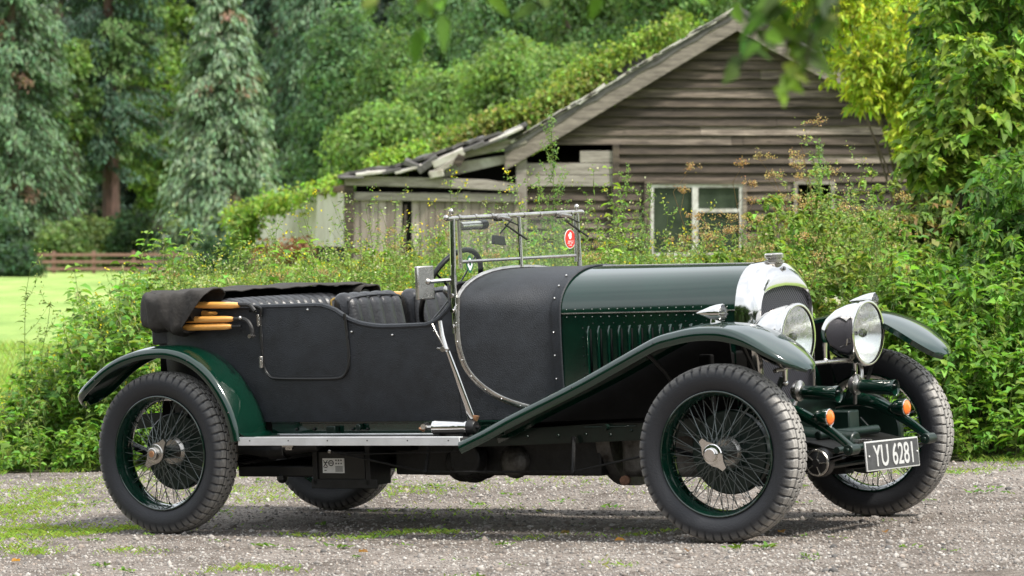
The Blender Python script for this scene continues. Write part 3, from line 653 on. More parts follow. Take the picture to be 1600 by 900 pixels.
def wheel(loc, out, ang=0, roll=0, axle='front'):
    """local frame: outer face at -y"""
    m = MB(); m.lathe([(-.088, .030), (-.084, .036), (-.05, .034), (-.045, .028), (.045, .034), (.05, .058), (.058, .058), (.06, .03)], (0, 0, 0), (0, 1, 0), 24)
    N = 20; hubm = m; m = MB()
    for ring_, (yh, rh, yr, rr, tw, cnt) in enumerate(((-.080, .034, -.020, .262, .75, 20), (-.074, .034, .030, .262, -.75, 20), (.052, .056, -.005, .262, .9, 16), (.056, .056, .034, .262, -.9, 16))):
        for k in range(cnt):
            a = 2 * math.pi * (k + ring_ * .31) / cnt; b_ = a + tw * .42
            m.tube([V(rh * math.sin(a - tw * .5), yh, rh * math.cos(a - tw * .5)), V(rr * math.sin(b_), yr, rr * math.cos(b_))], .0020, 5)
    w = hubm.build('wheel', CHASSIS, car, 40); m.build('spokes', SPOKE, w)
    w.location = loc; w.rotation_euler = (0, 0, ang + (math.pi if out > 0 else 0))
    m = MB(); m.lathe([(-.060, .292), (-.064, .289), (-.063, .283), (-.048, .276), (-.030, .266), (.035, .266), (.050, .276), (.063, .283), (.064, .289), (.060, .292), (.045, .284), (.02, .272), (-.02, .272), (-.048, .284)], (0, 0, 0), (0, 1, 0), 72)
    for k in range(36): q = 2 * math.pi * (k + .5) / 36; m.cyl(V(.266 * math.sin(q), (-.02 if k % 2 else .025), .266 * math.cos(q)), V(.256 * math.sin(q), (-.02 if k % 2 else .025), .256 * math.cos(q)), .004, 6)
    m.tube([V(.2885 * math.sin(q), -.0635, .2885 * math.cos(q)) for q in np.linspace(0, 2 * math.pi, 72, endpoint=False)], .0055, 8, closed=True)
    rim = m.build('rim', GREEN, w, 40)
    ty = bpy.data.objects.new('tyre', TM); S.collection.objects.link(ty); ty.parent = w; ty.rotation_euler = (0, roll, 0)
    m = MB(); m.lathe([(-.085, .046), (-.088, .050), (-.100, .050), (-.104, .046), (-.106, .033), (-.128, .031), (-.131, .027), (-.131, 0)], (0, 0, 0), (0, 1, 0), 24)
    na = .75 if axle == 'rear' else -.72
    for q in (na, na + math.pi):
        e = V(math.sin(q), 0, math.cos(q)); p = V(math.cos(q), 0, -math.sin(q))
        o_ = [e * .03 + p * .042, e * .062 + p * .020, e * .090 + p * .012, e * .090 - p * .012, e * .062 - p * .020, e * .03 - p * .042]
        m.add([x + V(0, -.088, 0) for x in o_] + [x + V(0, -.101, 0) for x in o_], [tuple(range(6)), tuple(range(6, 12))] + [(i, (i + 1) % 6, 6 + (i + 1) % 6, 6 + i) for i in range(6)])
    nut = m.build('hub_nut', NICKEL if axle == 'rear' else CHROME, w, 30)
    if axle == 'rear':
        m = MB(); m.lathe([(-.1312, .017), (-.1325, .016), (-.1325, 0)], (0, 0, 0), (0, 1, 0), 20); m.build('hub_badge', COPPER, nut)
    m = MB(); m.lathe([(.045, .0), (.045, .085), (.062, .10), (.066, .19), (.072, .197), (.105, .197), (.112, .188), (.116, 0)], (0, 0, 0), (0, 1, 0), 48); bdm = m.build('brake_drum', CHASSIS, w, 35)
    m = MB(); m.lathe([(.03, .0), (.03, .062), (.04, .072), (.0449, .076)], (0, 0, 0), (0, 1, 0), 24); m.build('hub_flange', NICKEL, bdm)
    return w
HZ = .413
wheel((0, -.711, HZ), -1, 0, .35, 'rear'); wheel((0, .711, HZ), 1, 0, 1.0, 'rear')
wheel((3.302, -.722, HZ), -1, rad(3), 1.12, 'front'); wheel((3.302, .722, HZ), 1, rad(3), .2, 'front')
# ------------------------------------------------ underside
m = MB(); m.cyl((0, -.62, HZ), (0, .62, HZ), .045, 14); m.ball((0, .02, HZ), .15, 16, (1, .8, 1)); m.build('rear_axle', DARK, car)
m = MB(); m.tube(spline([V(3.302, -.62, .40), V(3.302, -.5, .36), V(3.302, -.38, .30), V(3.302, .38, .30), V(3.302, .5, .36), V(3.302, .62, .40)], 5), .032, 8, sx=1, sy=.7); m.build('front_axle', CHASSIS, car)
for s in (-1, 1):
    for nm, P in (('rear_spring', [V(-.58, s * .47, .50), V(-.3, s * .47, .40), V(0, s * .47, .36), V(.35, s * .47, .385), V(.66, s * .47, .45)]), ('front_spring', [V(2.80, s * .375, .42), V(3.05, s * .375, .345), V(3.302, s * .375, .315), V(3.55, s * .375, .335), V(3.79, s * .375, .39)])):
        m = MB(); Q = spline(P, 5); n = len(Q)
        for k in range(6):
            a = int(k * n * .075); sub = [q - V(0, 0, .011 * k) for q in Q[a:n - a]]; m.tube(sub, .03, 4, sx=.20, sy=1, up=(0, 0, 1))
        m.box(P[2][0] - .05, P[2][0] + .05, s * .47 - .04 if nm[0] == 'r' else s * .375 - .04, s * .47 + .04 if nm[0] == 'r' else s * .375 + .04, P[2][2] - .08, P[2][2] + .03); m.build(nm, DARK, car, 30)
# torque/exhaust tube ahead of rear wheel
m = MB(); m.tube([V(.30, -.50, .42), V(.50, -.50, .405), V(.80, -.50, .43)], [.030, .036, .026], 12); m.cyl((.50, -.50, .405), (.60, -.50, .412), .045, 12); m.build('spring_gaiter', DARK, car)
m = MB(); m.box(.25, .76, -.46, .46, .27, .33); m.ball((.52, -.44, .265), .03, 8); m.build('silencer_shield', BLACK, car, 30, .01)
m = MB(); m.box(.76, 1.06, -.465, -.25, .245, .40); bb = m.build('battery_box', BLACK, car, 30, .004)
m = MB(); m.box(.73, 1.14, -.475, -.466, .215, .262); m.box(1.07, 1.10, -.475, -.30, .23, .43); m.box(.74, .77, -.475, -.30, .23, .43); m.build('box_frame', DARK, bb, 30, .003)
m = MB(); m.box(.80, .935, -.4685, -.4655, .292, .366); lb = m.build('box_label', WHITE, bb)
m = MB(); yy = -.4700
def bar(m, x0, z0, x1, z1, r=.0018): m.tube([V(x0, yy, z0), V(x1, yy, z1)], r, 4)
bar(m, .806, .356, .832, .322); bar(m, .832, .356, .806, .322); bar(m, .808, .345, .832, .345); bar(m, .812, .32, .828, .32); bar(m, .812, .305, .824, .305)
m.tube([V(.854 + .015 * math.cos(q), yy, .342 + .013 * math.sin(q)) for q in np.linspace(0, 2 * math.pi, 14, endpoint=False)], .0022, 4, closed=True); bar(m, .844, .342, .864, .342)
for i in range(3):
    for j in range(2): m.ball((.886 + i * .016, yy, .356 - j * .016), .004, 5)
for j in range(6): bar(m, .880, .325 - j * .0052, .926, .325 - j * .0052, .0009)
m.build('label_symbols', BLACK, lb)
m = MB(); m.box(1.16, 1.52, -.34, .3, .275, .44); m.box(1.3, 2.36, -.30, .3, .27, .5); m.cyl((1.62, -.32, .36), (1.62, -.40, .36), .09, 20)
for k, (x, r) in enumerate(((1.52, .10), (1.58, .105), (1.64, .085))): m.lathe([(0, 0), (0, r), (.03, r), (.035, r * .8), (.06, r * .8), (.06, 0)], (x, -.26 - .0 * k, .335), (.8, -.6, 0), 22)
m.build('gearbox', DARK, car, 30, .012)
m = MB(); m.ball((1.86, -.30, .34), .085, 14, (1, .7, 1)); m.box(1.80, 1.93, -.34, -.28, .42, .46); m.box(1.50, 1.56, -.40, -.30, .42, .45); split(m, 'casting', IRON, car, bevel=.008)
m = MB(); m.lathe([(0, .0), (0, .145), (.015, .150), (.05, .150), (.055, .14), (.055, 0)], (2.40, 0, .365), (1, 0, 0), 40); m.lathe([(-.0, .33), (.0, .34), (.0, .34)], (2.40, 0, .365), (1, 0, 0), 8)
m = MB(); m.tube([V(2.34, -.05, .47), V(2.42, -.05, .47)], .265, 40); m.build('flywheel', IRON, car, 35)
m = MB(); m.box(2.47, 3.05, -.30, .26, .265, .52); m.build('crankcase', IRON, car, 35, .03)
m = MB(); m.cyl((2.56, -.33, .475), (2.72, -.33, .475), .018, 10); m.cyl((2.52, -.33, .255), (2.54, -.38, .255), .024, 10); split(m, 'drain_plug', RUST, car)
m = MB(); m.tube([V(.86, -.50, .405), V(1.457, -.50, .302), V(2.325, -.50, .306), V(2.74, -.50, .385)], .0055, 8)
m.tube([V(.93, -.50, .385), V(1.70, -.50, .405)], .004, 6); tr_ = m.build('truss_rod', DARK, car, 30)
m = MB(); m.tube([V(1.457, -.50, .305), V(1.457, -.46, .44)], .011, 8); m.tube([V(2.325, -.50, .308), V(2.305, -.45, .47)], .011, 8)
for x in (1.457, 2.325): m.ball((x, -.50, .304), .014, 8)
split(m, 'truss_strut', DARK, tr_)
m = MB(); m.ball((.875, -.505, .402), .011, 8); m.build('rod_end', NICKEL, tr_)
m = MB(); m.box(.545 + .27, .545 + .31, -.79, -.77, .43, .461); m.box(.80, .87, -.80, -.76, .445, .461); split(m, 'step_bracket', NICKEL, car, bevel=.002)
m = MB(); m.cyl((.35, -.15, .30), (2.1, -.2, .36), .03, 12); m.cyl((.1, .2, .35), (1.5, .2, .33), .06, 14); split(m, 'exhaust', DARK, car)
m = MB(); m.box(1.3, 2.9, -.38, .38, .52, .555); m.box(.2, 1.3, -.40, .40, .40, .52); m.build('undertray', MATT, car)
for x in (.62, 1.2, 1.75, 3.15):
    m = MB(); m.cyl((x, -.41, .48), (x, .41, .48), .03, 12); m.build('cross_tube', CHASSIS, car)
# ------------------------------------------------ front end
for s in (-1, 1):
    m = MB(); P = spline([V(3.15, s * .375, .56), V(3.35, s * .375, .595), V(3.50, s * .375, .578), V(3.66, s * .375, .50), V(3.79, s * .375, .412)], 6)
    n = len(P); m.tube(P, [.040 - .020 * i / (n - 1) for i in range(n)], 10, sx=1, sy=.48, up=(0, 0, 1)); di = m.build('dumb_iron', GREEN, car, 30)
    m = MB(); m.cyl((3.79, s * .375 - .04, .405), (3.79, s * .375 + .04, .405), .026, 14); m.cyl((3.79, s * .375 - .05, .405), (3.79, s * .375 + .05, .405), .010, 8); m.build('shackle', CHASSIS, di, 30, .003)
    # friction damper
    m = MB(); m.lathe([(0, 0), (0, .05), (.006, .068), (.05, .068), (.058, .055), (.064, .02), (.07, .018), (.07, 0)], (3.615, s * .345, .345), (0, s, 0), 26); dp = m.build('damper', BLACK, car)
    m = MB()
    for k in range(5): q = k * 2 * math.pi / 5; m.tube([V(3.615, s * .408, .345), V(3.615 + .055 * math.cos(q), s * .404, .345 + .055 * math.sin(q))], .007, 6, sx=.5)
    m.tube([V(3.615 + .058 * math.cos(q), s * .400, .345 + .058 * math.sin(q)) for q in np.linspace(0, 2 * math.pi, 24, endpoint=False)], .006, 6, closed=True); m.build('damper_star', NICKEL, dp)
    m = MB(); m.tube([V(3.615, s * .37, .345), V(3.50, s * .37, .42), V(3.42, s * .37, .50)], .014, 8, sx=1, sy=.5); m.tube([V(3.615, s * .37, .345), V(3.45, s * .38, .33), V(3.32, s * .39, .33)], .014, 8, sx=1, sy=.5); m.build('damper_arm', CHASSIS, dp)
    # horns
    hx, hy, hz_ = (3.44, -.25, .672) if s < 0 else (3.47, .25, .672)
    m = MB(); m.lathe([(-.02, 0), (-.02, .035), (0, .050), (.015, .050), (.02, .028), (.025, .022)], (hx, hy, hz_), (1, 0, 0), 26); h0 = m.build('horn_diaphragm', NICKEL, None)
    m = MB(); m.lathe([(.02, .024), (.04, .033), (.19, .036), (.216, .040), (.222, .039), (.215, .034), (.10, .030), (.08, .0)], (hx, hy, hz_ - .006), (1, 0, -.05), 28); hn = m.build('horn', GREEN, car); h0.parent = hn
    m = MB(); m.tube([V(hx, hy, hz_ - .03), V(hx - .02, hy + s * .03, .58)], .010, 8); m.build('horn_bracket', NICKEL, hn)
    # turn signal
    tx, ty_, tz_ = 3.675, s * .373, .553
    m = MB(); m.lathe([(-.095, 0), (-.09, .012), (-.06, .034), (-.02, .043), (0, .043), (.004, .039), (.004, .034)], (tx, ty_, tz_), (1, 0, 0), 24); ts = m.build('indicator', GREEN, car)
    m = MB(); m.lathe([(.0, .0355), (.008, .034), (.014, .026), (.018, .012), (.019, 0)], (tx, ty_, tz_), (1, 0, 0), 24); m.build('indicator_lens', AMBER, ts)
    m = MB(); m.tube([V(tx + .002 , ty_ + .0385 * math.cos(q), tz_ + .0385 * math.sin(q)) for q in np.linspace(0, 2 * math.pi, 24, endpoint=False)], .0035, 6, closed=True); m.build('indicator_ring', CHROME, ts)
    m = MB(); m.tube([V(tx - .06, ty_, tz_ - .02), V(tx - .07, ty_, .50)], .008, 6); m.build('indicator_stem', CHASSIS, ts)
    # headlamp
    lx, ly, lz = (3.490, -.345, .928) if s < 0 else (3.480, .345, .915)
    n_ax = V(1, 0, -.02)
    m = MB(); m.lathe([(-.235, 0), (-.232, .02), (-.215, .05), (-.18, .088), (-.13, .122), (-.07, .144), (-.02, .153), (0, .155), (.006, .160), (.022, .160), (.026, .154), (.024, .145)], (lx, ly, lz), n_ax, 48); hl = m.build('headlamp', CHROME, car, 50)
    m = MB(); m.lathe([(.012, .146), (.0, .142), (-.05, .118), (-.09, .08), (-.11, .04), (-.115, 0)], (lx, ly, lz), n_ax, 40); m.build('reflector', REFL, hl)
    m = MB(); m.lathe([(.018, .147), (.020, .13), (.0225, .09), (.024, .045), (.0245, 0)], (lx, ly, lz), n_ax, 40); m.build('lens', LENSM, hl)
    m = MB(); m.ball((lx - .01, ly, lz), .022, 10); m.tube([V(lx - .11, ly, lz), V(lx - .04, ly, lz)], .010, 8); m.build('bulb', DARK, hl)
    m = MB()
    for q in np.arange(-.8, .81, .4): m.tube([V(lx + .0, ly + .0, lz)] * 2, .0001, 4) if 0 else None
    m.tube([V(lx - .005, ly - .163, lz - .02), V(lx - .01, ly - .166, lz - .05), V(lx - .05, ly - .15, lz - .06)], .004, 6); m.build('lamp_clip', NICKEL, hl)
    m = MB(); m.tube([V(lx - .06, ly, lz - .14), V(lx - .06, ly, lz - .22)], [.014, .010], 10); m.ball((lx - .06, ly, lz - .215), .016, 10); m.build('lamp_stem', CHROME, hl)
    m = MB(); m.tube([V(3.42, ly, .78 - .04), V(3.36, s * .37, .60)], [.022, .018], 8, sx=.6); m.build('lamp_bracket', CHASSIS, car)
    # small torpedo lamp on the wing
    m = MB(); c = V(3.235, -.66, 1.06) if s < 0 else V(3.30, .68, 1.06); m.lathe([(-.085, 0), (-.06, .011), (-.03, .021), (.0, .031), (.03, .038), (.05, .041), (.058, .041), (.062, .037)], c, (1, 0, 0), 24); sl = m.build('side_lamp', CHROME, car)
    m = MB(); m.lathe([(.060, .037), (.068, .030), (.073, .015), (.075, 0)], c, (1, 0, 0), 20); m.build('side_lamp_lens', LENSM, sl)
    m = MB(); m.tube([c + V(0.02, 0, -.02), c + V(.02, 0, -.06)], [.022, .028], 12, sx=1.2, sy=.7); m.build('lamp_foot', CHROME, sl)
m = MB(); m.tube(spline([V(3.42, -.42, .775), V(3.45, -.2, .79), V(3.455, 0, .793), V(3.45, .2, .79), V(3.42, .42, .775)], 5), .011, 10); lbar = m.build('lamp_bar', NICKEL, car)
m = MB(); m.tube([V(3.455, 0, .79), V(3.455, 0, .84), V(3.455, 0, .885)], [.008, .010, .013], 8); m.ball((3.455, 0, .80), .014, 8); m.build('bar_post', CHROME, lbar)
m = MB(); m.box(3.15, 3.30, -.34, .34, .43, .52); m.box(3.27, 3.30, -.36, .36, .42, .62); m.build('front_cross_member', CHASSIS, car, 30, .01)
m = MB(); m.shell([[V(xx, y, z) for y in np.linspace(.30, .60, 5)] for xx, z in ((3.22, .50), (3.17, .68), (3.12, .82), (3.08, .955))], .006); m.build('wing_valance', GREEN, car)
m = MB(); m.box(3.05, 3.12, -.50, -.27, .50, .86); split(m, 'front_shield', MATT, car, bevel=.01)
m = MB(); m.cyl((3.70, -.36, .40), (3.70, .36, .40), .016, 12); m.build('front_tie_tube', CHASSIS, car)
m = MB(); m.shell([[V(x, y, z) for y in np.linspace(-.35, .35, 8)] for x, z in ((3.30, .43), (3.42, .44), (3.55, .43), (3.68, .40))], .006); m.build('front_apron', BLACK, car)
m = MB(); m.cyl((3.40, -.55, .36), (3.40, .55, .36), .014, 10); m.tube([V(3.40, -.55, .36), V(3.33, -.62, .39)], .016, 8); m.tube([V(3.40, .55, .36), V(3.33, .62, .39)], .016, 8); m.cyl((3.48, -.45, .30), (3.48, .45, .30), .012, 8); m.build('track_rod', CHASSIS, car)
m = MB(); m.cyl((3.30, -.1, .45), (3.66, -.1, .42), .05, 16); m.cyl((3.52, -.22, .46), (3.60, .22, .46), .022, 12); m.box(3.42, 3.56, .02, .12, .42, .56); m.build('starting_handle_housing', CHASSIS, car, 30, .008)
m = MB(); m.tube([V(3.66, -.1, .42), V(3.74, -.1, .42)], .014, 8); m.build('starting_dog', NICKEL, car)
m = MB(); m.tube(spline([V(3.42, .30, .63), V(3.46, .335, .70), V(3.43, .36, .80), V(3.36, .38, .86)], 5), .010, 8); m.build('wing_bracket', NICKEL, car)
# number plate
m = MB(); Mp = Matrix.Translation((3.785, .015, .356)) @ Matrix.Rotation(rad(-1), 4, 'X') @ Matrix.Rotation(rad(-4), 4, 'Y')
m.box(-.004, .004, -.258, .258, -.070, .070, Mp); pl = m.build('number_plate', SILV, car, 30, .002)
m = MB(); m.box(.0042, .0058, -.250, .250, -.063, .063, Mp); m.build('plate_face', PLATE, pl)
fc = bpy.data.curves.new('t', 'FONT'); fc.body = 'YU 6281'; fc.size = .150; fc.extrude = .0012; fc.align_x = 'CENTER'; fc.align_y = 'CENTER'; fc.offset = .0012; fc.space_character = 1.0
to = bpy.data.objects.new('t', fc); S.collection.objects.link(to); bpy.context.view_layer.update()
me = bpy.data.meshes.new_from_object(to.evaluated_get(bpy.context.evaluated_depsgraph_get())); bpy.data.objects.remove(to)
co = np.array([v.co[:] for v in me.vertices]); w_ = co[:, 0].max() - co[:, 0].min(); h_ = co[:, 1].max() - co[:, 1].min(); cx_, cy_ = (co[:, 0].max() + co[:, 0].min()) / 2, (co[:, 1].max() + co[:, 1].min()) / 2
for v in me.vertices:
    a, b_, c_ = v.co; v.co = Mp @ Vector((.0070 + c_, (a - cx_) * 0.385 / w_, (b_ - cy_) * 0.102 / h_))
me.materials.clear(); me.materials.append(SILV); tx_ = bpy.data.objects.new('plate_characters', me); S.collection.objects.link(tx_); tx_.parent = pl
m = MB()
for y in (-.235, .235): m.ball(np.array(Mp @ Vector((.007, y, 0))), .006, 6)
split(m, 'plate_bolt', SILV, pl)
# ================================================================ SETTING
def npmesh(name, Vv, Ff, m, parent=None, tint=None, smooth_=True):
    """Vv (n,3); Ff list of (k,nv) int arrays"""
    me = bpy.data.meshes.new(name); tot = sum(f.shape[0] for f in Ff); me.vertices.add(len(Vv)); me.vertices.foreach_set('co', Vv.astype('f').ravel())
    loops = np.concatenate([f.ravel() for f in Ff]); sizes = np.concatenate([np.full(f.shape[0], f.shape[1]) for f in Ff])
    me.loops.add(len(loops)); me.loops.foreach_set('vertex_index', loops.astype('i')); me.polygons.add(tot)
    st = np.concatenate([[0], np.cumsum(sizes)[:-1]]); me.polygons.foreach_set('loop_start', st.astype('i'))
    if smooth_: me.polygons.foreach_set('use_smooth', np.ones(tot, bool))
    if tint is not None:
        a = me.color_attributes.new('tint', 'FLOAT_COLOR', 'POINT'); c = np.ones((len(Vv), 4), 'f'); c[:, :3] = tint; a.data.foreach_set('color', c.ravel())
    me.update(); me.validate(); me.materials.append(m); o = bpy.data.objects.new(name, me); S.collection.objects.link(o)
    if parent: o.parent = parent
    return o
def nrm(a): return a / (np.linalg.norm(a, axis=-1, keepdims=True) + 1e-9)
class Leaves:
    def __init__(s): s.V = []; s.Q = []; s.T = []; s.C = []; s.n = 0
    def put(s, v, q=None, t=None, c=None):
        s.V.append(v); s.C.append(c)
        if q is not None: s.Q.append(q + s.n)
        if t is not None: s.T.append(t + s.n)
        s.n += len(v)
    def leaf(s, c, d, up, L_, W_, col, droop=.25, fold=.25):
        """folded pointed leaves: base c, direction d"""
        n = len(c); d = nrm(d); sd_ = nrm(np.cross(d, up) + 1e-6); nn = np.cross(sd_, d); L_ = np.broadcast_to(L_, n)[:, None]; W_ = np.broadcast_to(W_, n)[:, None]
        def P(a, b_, h): return c + d * L_ * a + sd_ * W_ * b_ + nn * h * W_ - V(0, 0, 1) * droop * L_ * a * a
        v = np.stack([P(0, 0, 0), P(.3, -.5, fold), P(.3, 0, 0), P(.3, .5, fold), P(.68, -.34, fold * .8), P(.68, 0, 0), P(.68, .34, fold * .8), P(1, 0, 0)], 1).reshape(-1, 3)
        b_ = np.arange(n)[:, None] * 8
        s.put(v, np.concatenate([b_ + V(1, 2, 5, 4).astype(int), b_ + V(2, 3, 6, 5).astype(int)]), np.concatenate([b_ + V(0, 2, 1).astype(int), b_ + V(0, 3, 2).astype(int), b_ + V(4, 5, 7).astype(int), b_ + V(5, 6, 7).astype(int)]), np.repeat(col, 8, 0))
    def dia(s, c, d, up, L_, W_, col, droop=.2):
        """simple four-point leaves for far foliage"""
        n = len(c); d = nrm(d); sd_ = nrm(np.cross(d, up) + 1e-6); L_ = np.broadcast_to(L_, n)[:, None]; W_ = np.broadcast_to(W_, n)[:, None]; dn = V(0, 0, 1) * L_ * droop
        v = np.stack([c, c + d * L_ * .45 - sd_ * W_ * .5 - dn * .2, c + d * L_ - dn, c + d * L_ * .45 + sd_ * W_ * .5 - dn * .2], 1).reshape(-1, 3)
        s.put(v, np.arange(n)[:, None] * 4 + np.arange(4)[None], None, np.repeat(col, 4, 0))
    def stem(s, P, r, col, k=3):
        P = np.array(P); m_ = len(P); tg = nrm(np.gradient(P, axis=0)); u = nrm(np.cross(tg, V(.3, 1, .1))); w = np.cross(tg, u); R = np.linspace(r, r * .45, m_)[:, None]
        v = np.concatenate([P + (u * math.cos(a) + w * math.sin(a)) * R for a in np.arange(k) * 2 * math.pi / k])
        q = [[j * m_ + i, j * m_ + i + 1, ((j + 1) % k) * m_ + i + 1, ((j + 1) % k) * m_ + i] for i in range(m_ - 1) for j in range(k)]
        s.put(v, np.array(q), None, np.tile(np.array(col, float), (len(v), 1)))
    def build(s, name, m, parent=None):
        F_ = [];
        if s.Q: F_.append(np.concatenate(s.Q))
        if s.T: F_.append(np.concatenate(s.T))
        return npmesh(name, np.concatenate(s.V), F_, m, parent, np.concatenate(s.C))
def rc(col, n, dv=.25, dh=.12):
    """n random variations of an albedo"""
    c = np.array(col, float)[None] * (1 + RNG.normal(0, dv, (n, 1))).clip(.45, 1.8); c = c * (1 + RNG.normal(0, dh, (n, 3))); return c.clip(.004, .7)
def rdir(n): return nrm(RNG.normal(size=(n, 3)))

# ---------------------------------------------------------------- ground sheets
def gnode(name, fn):
    m = bpy.data.materials.new(name); m.use_nodes = True; t = m.node_tree; b = t.nodes['Principled BSDF']; b.inputs['Roughness'].default_value = .9; b.inputs['Specular IOR Level'].default_value = .25
    c = t.nodes.new('ShaderNodeTexCoord'); fn(t, b, c.outputs['Object']); return m
def ramp(t, src, stops):
    r = t.nodes.new('ShaderNodeValToRGB'); e = r.color_ramp.elements
    while len(e) < len(stops): e.new(.5)
    for k, (p, c) in enumerate(stops): e[k].position = p; e[k].color = (*c, 1)
    t.links.new(src, r.inputs[0]); return r.outputs[0]
def tnoise(t, src, sc_, det=6, dim=None):
    n = t.nodes.new('ShaderNodeTexNoise'); n.inputs['Scale'].default_value = sc_; n.inputs['Detail'].default_value = det; n.inputs['Roughness'].default_value = .65; t.links.new(src, n.inputs['Vector']); return n.outputs['Fac']
def tmix(t, f, a, b_, mode='MIX'):
    x = t.nodes.new('ShaderNodeMixRGB'); x.blend_type = mode
    for i, q in enumerate((f, a, b_)):
        if isinstance(q, (int, float)): x.inputs[i].default_value = q
        elif isinstance(q, tuple): x.inputs[i].default_value = (*q, 1)
        else: t.links.new(q, x.inputs[i])
    return x.outputs[0]
def gravelfn(t, b, P):
    v = t.nodes.new('ShaderNodeTexVoronoi'); v.inputs['Scale'].default_value = 62; t.links.new(P, v.inputs['Vector'])
    v2 = t.nodes.new('ShaderNodeTexVoronoi'); v2.inputs['Scale'].default_value = 135; t.links.new(P, v2.inputs['Vector'])
    sx = t.nodes.new('ShaderNodeSeparateColor'); t.links.new(v.outputs['Color'], sx.inputs[0])
    sy = t.nodes.new('ShaderNodeSeparateColor'); t.links.new(v2.outputs['Color'], sy.inputs[0])
    st = [(0, (.07, .065, .06)), (.25, (.205, .185, .168)), (.5, (.315, .288, .262)), (.75, (.26, .215, .185)), (1, (.44, .42, .39))]
    c1 = ramp(t, sx.outputs[0], st); c2 = ramp(t, sy.outputs[0], st); c = tmix(t, .5, c1, c2)
    big = ramp(t, tnoise(t, P, .9, 8), [(.35, (.52, .49, .46)), (.65, (.98, .96, .94))]); c = tmix(t, 1.0, c, big, 'MULTIPLY')
    soil = ramp(t, tnoise(t, P, 3.1, 8), [(.50, (0, 0, 0)), (.62, (1, 1, 1))]); c = tmix(t, soil, c, tmix(t, .65, c, (.07, .055, .043)))
    t.links.new(c, b.inputs['Base Color'])
    bp = t.nodes.new('ShaderNodeBump'); bp.inputs['Strength'].default_value = 1; bp.inputs['Distance'].default_value = .012; bp.invert = True; t.links.new(v.outputs['Distance'], bp.inputs['Height'])
    b2 = t.nodes.new('ShaderNodeBump'); b2.inputs['Strength'].default_value = .8; b2.inputs['Distance'].default_value = .02; t.links.new(tnoise(t, P, 40), b2.inputs['Height']); t.links.new(bp.outputs[0], b2.inputs['Normal']); t.links.new(b2.outputs[0], b.inputs['Normal'])
def grassfn(t, b, P):
    mp = t.nodes.new('ShaderNodeMapping'); mp.inputs['Scale'].default_value = (1, .16, 1); t.links.new(P, mp.inputs[0])
    c = ramp(t, tnoise(t, mp.outputs[0], .35, 6), [(.32, (.15, .25, .055)), (.5, (.25, .35, .095)), (.68, (.36, .41, .16))])
    f = ramp(t, tnoise(t, P, 9, 8), [(.3, (.75, .75, .75)), (.7, (1.15, 1.15, 1.1))]); c = tmix(t, 1.0, c, f, 'MULTIPLY'); t.links.new(c, b.inputs['Base Color'])
    b2 = t.nodes.new('ShaderNodeBump'); b2.inputs['Strength'].default_value = .6; b2.inputs['Distance'].default_value = .05; t.links.new(tnoise(t, P, 14), b2.inputs['Height']); t.links.new(b2.outputs[0], b.inputs['Normal'])
def soilfn(t, b, P):
    c = ramp(t, tnoise(t, P, 2.2, 8), [(.35, (.05, .04, .025)), (.6, (.045, .06, .02)), (.75, (.09, .12, .03))]); t.links.new(c, b.inputs['Base Color'])
GRAVEL = gnode('gravel', gravelfn); FIELD = gnode('pasture grass', grassfn); SOIL = gnode('dark soil', soilfn)
# one sheet to the horizon: pasture; the gravel drive lies 4 mm above it; soil strip under the weeds
xa = np.concatenate([-np.geomspace(400, 7, 14), np.linspace(-6, 6, 41), np.geomspace(7, 400, 14)]); ya = np.concatenate([np.linspace(-60, 10, 8), np.linspace(12, 30, 37), np.geomspace(31, 900, 60)])
XX, YY = np.meshgrid(xa, ya, indexing='ij'); ZZ = gz(XX, YY) - .004
npmesh('pasture', np.stack([XX, YY, ZZ], -1).reshape(-1, 3), [np.array([[i * len(ya) + j, (i + 1) * len(ya) + j, (i + 1) * len(ya) + j + 1, i * len(ya) + j + 1] for i in range(len(xa) - 1) for j in range(len(ya) - 1)])], FIELD)['kind'] = 'structure'
m = MB(); m.grid([[V(x, y, float(gz(x, y)) + .3) for y in np.linspace(236, 700, 50)] for x in np.linspace(-70, 160, 40)]); m.build('reflection_hill', SOIL, kind='structure')  # hill added for the dark band it reflects in the car paint
m = MB(); m.grid([[V(x, y, gz(x, y)) for y in np.linspace(-7, 1, 5).tolist() + [verge(x) + .25 - (1 - q) * 22 for q in np.linspace(0, 1, 60)]] for x in np.linspace(-13, 9, 110)])
drive = m.build('gravel_drive', GRAVEL, kind='structure')
m = MB(); m.grid([[V(x, verge(x) + .1 + q * (16 if x > -3.2 else 2), float(gz(x, verge(x) + .1 + q * (16 if x > -3.2 else 2))) + .006) for q in np.linspace(0, 1, 40)] for x in np.linspace(-6, 9, 90)]); m.build('weedy_soil', SOIL, kind='structure')
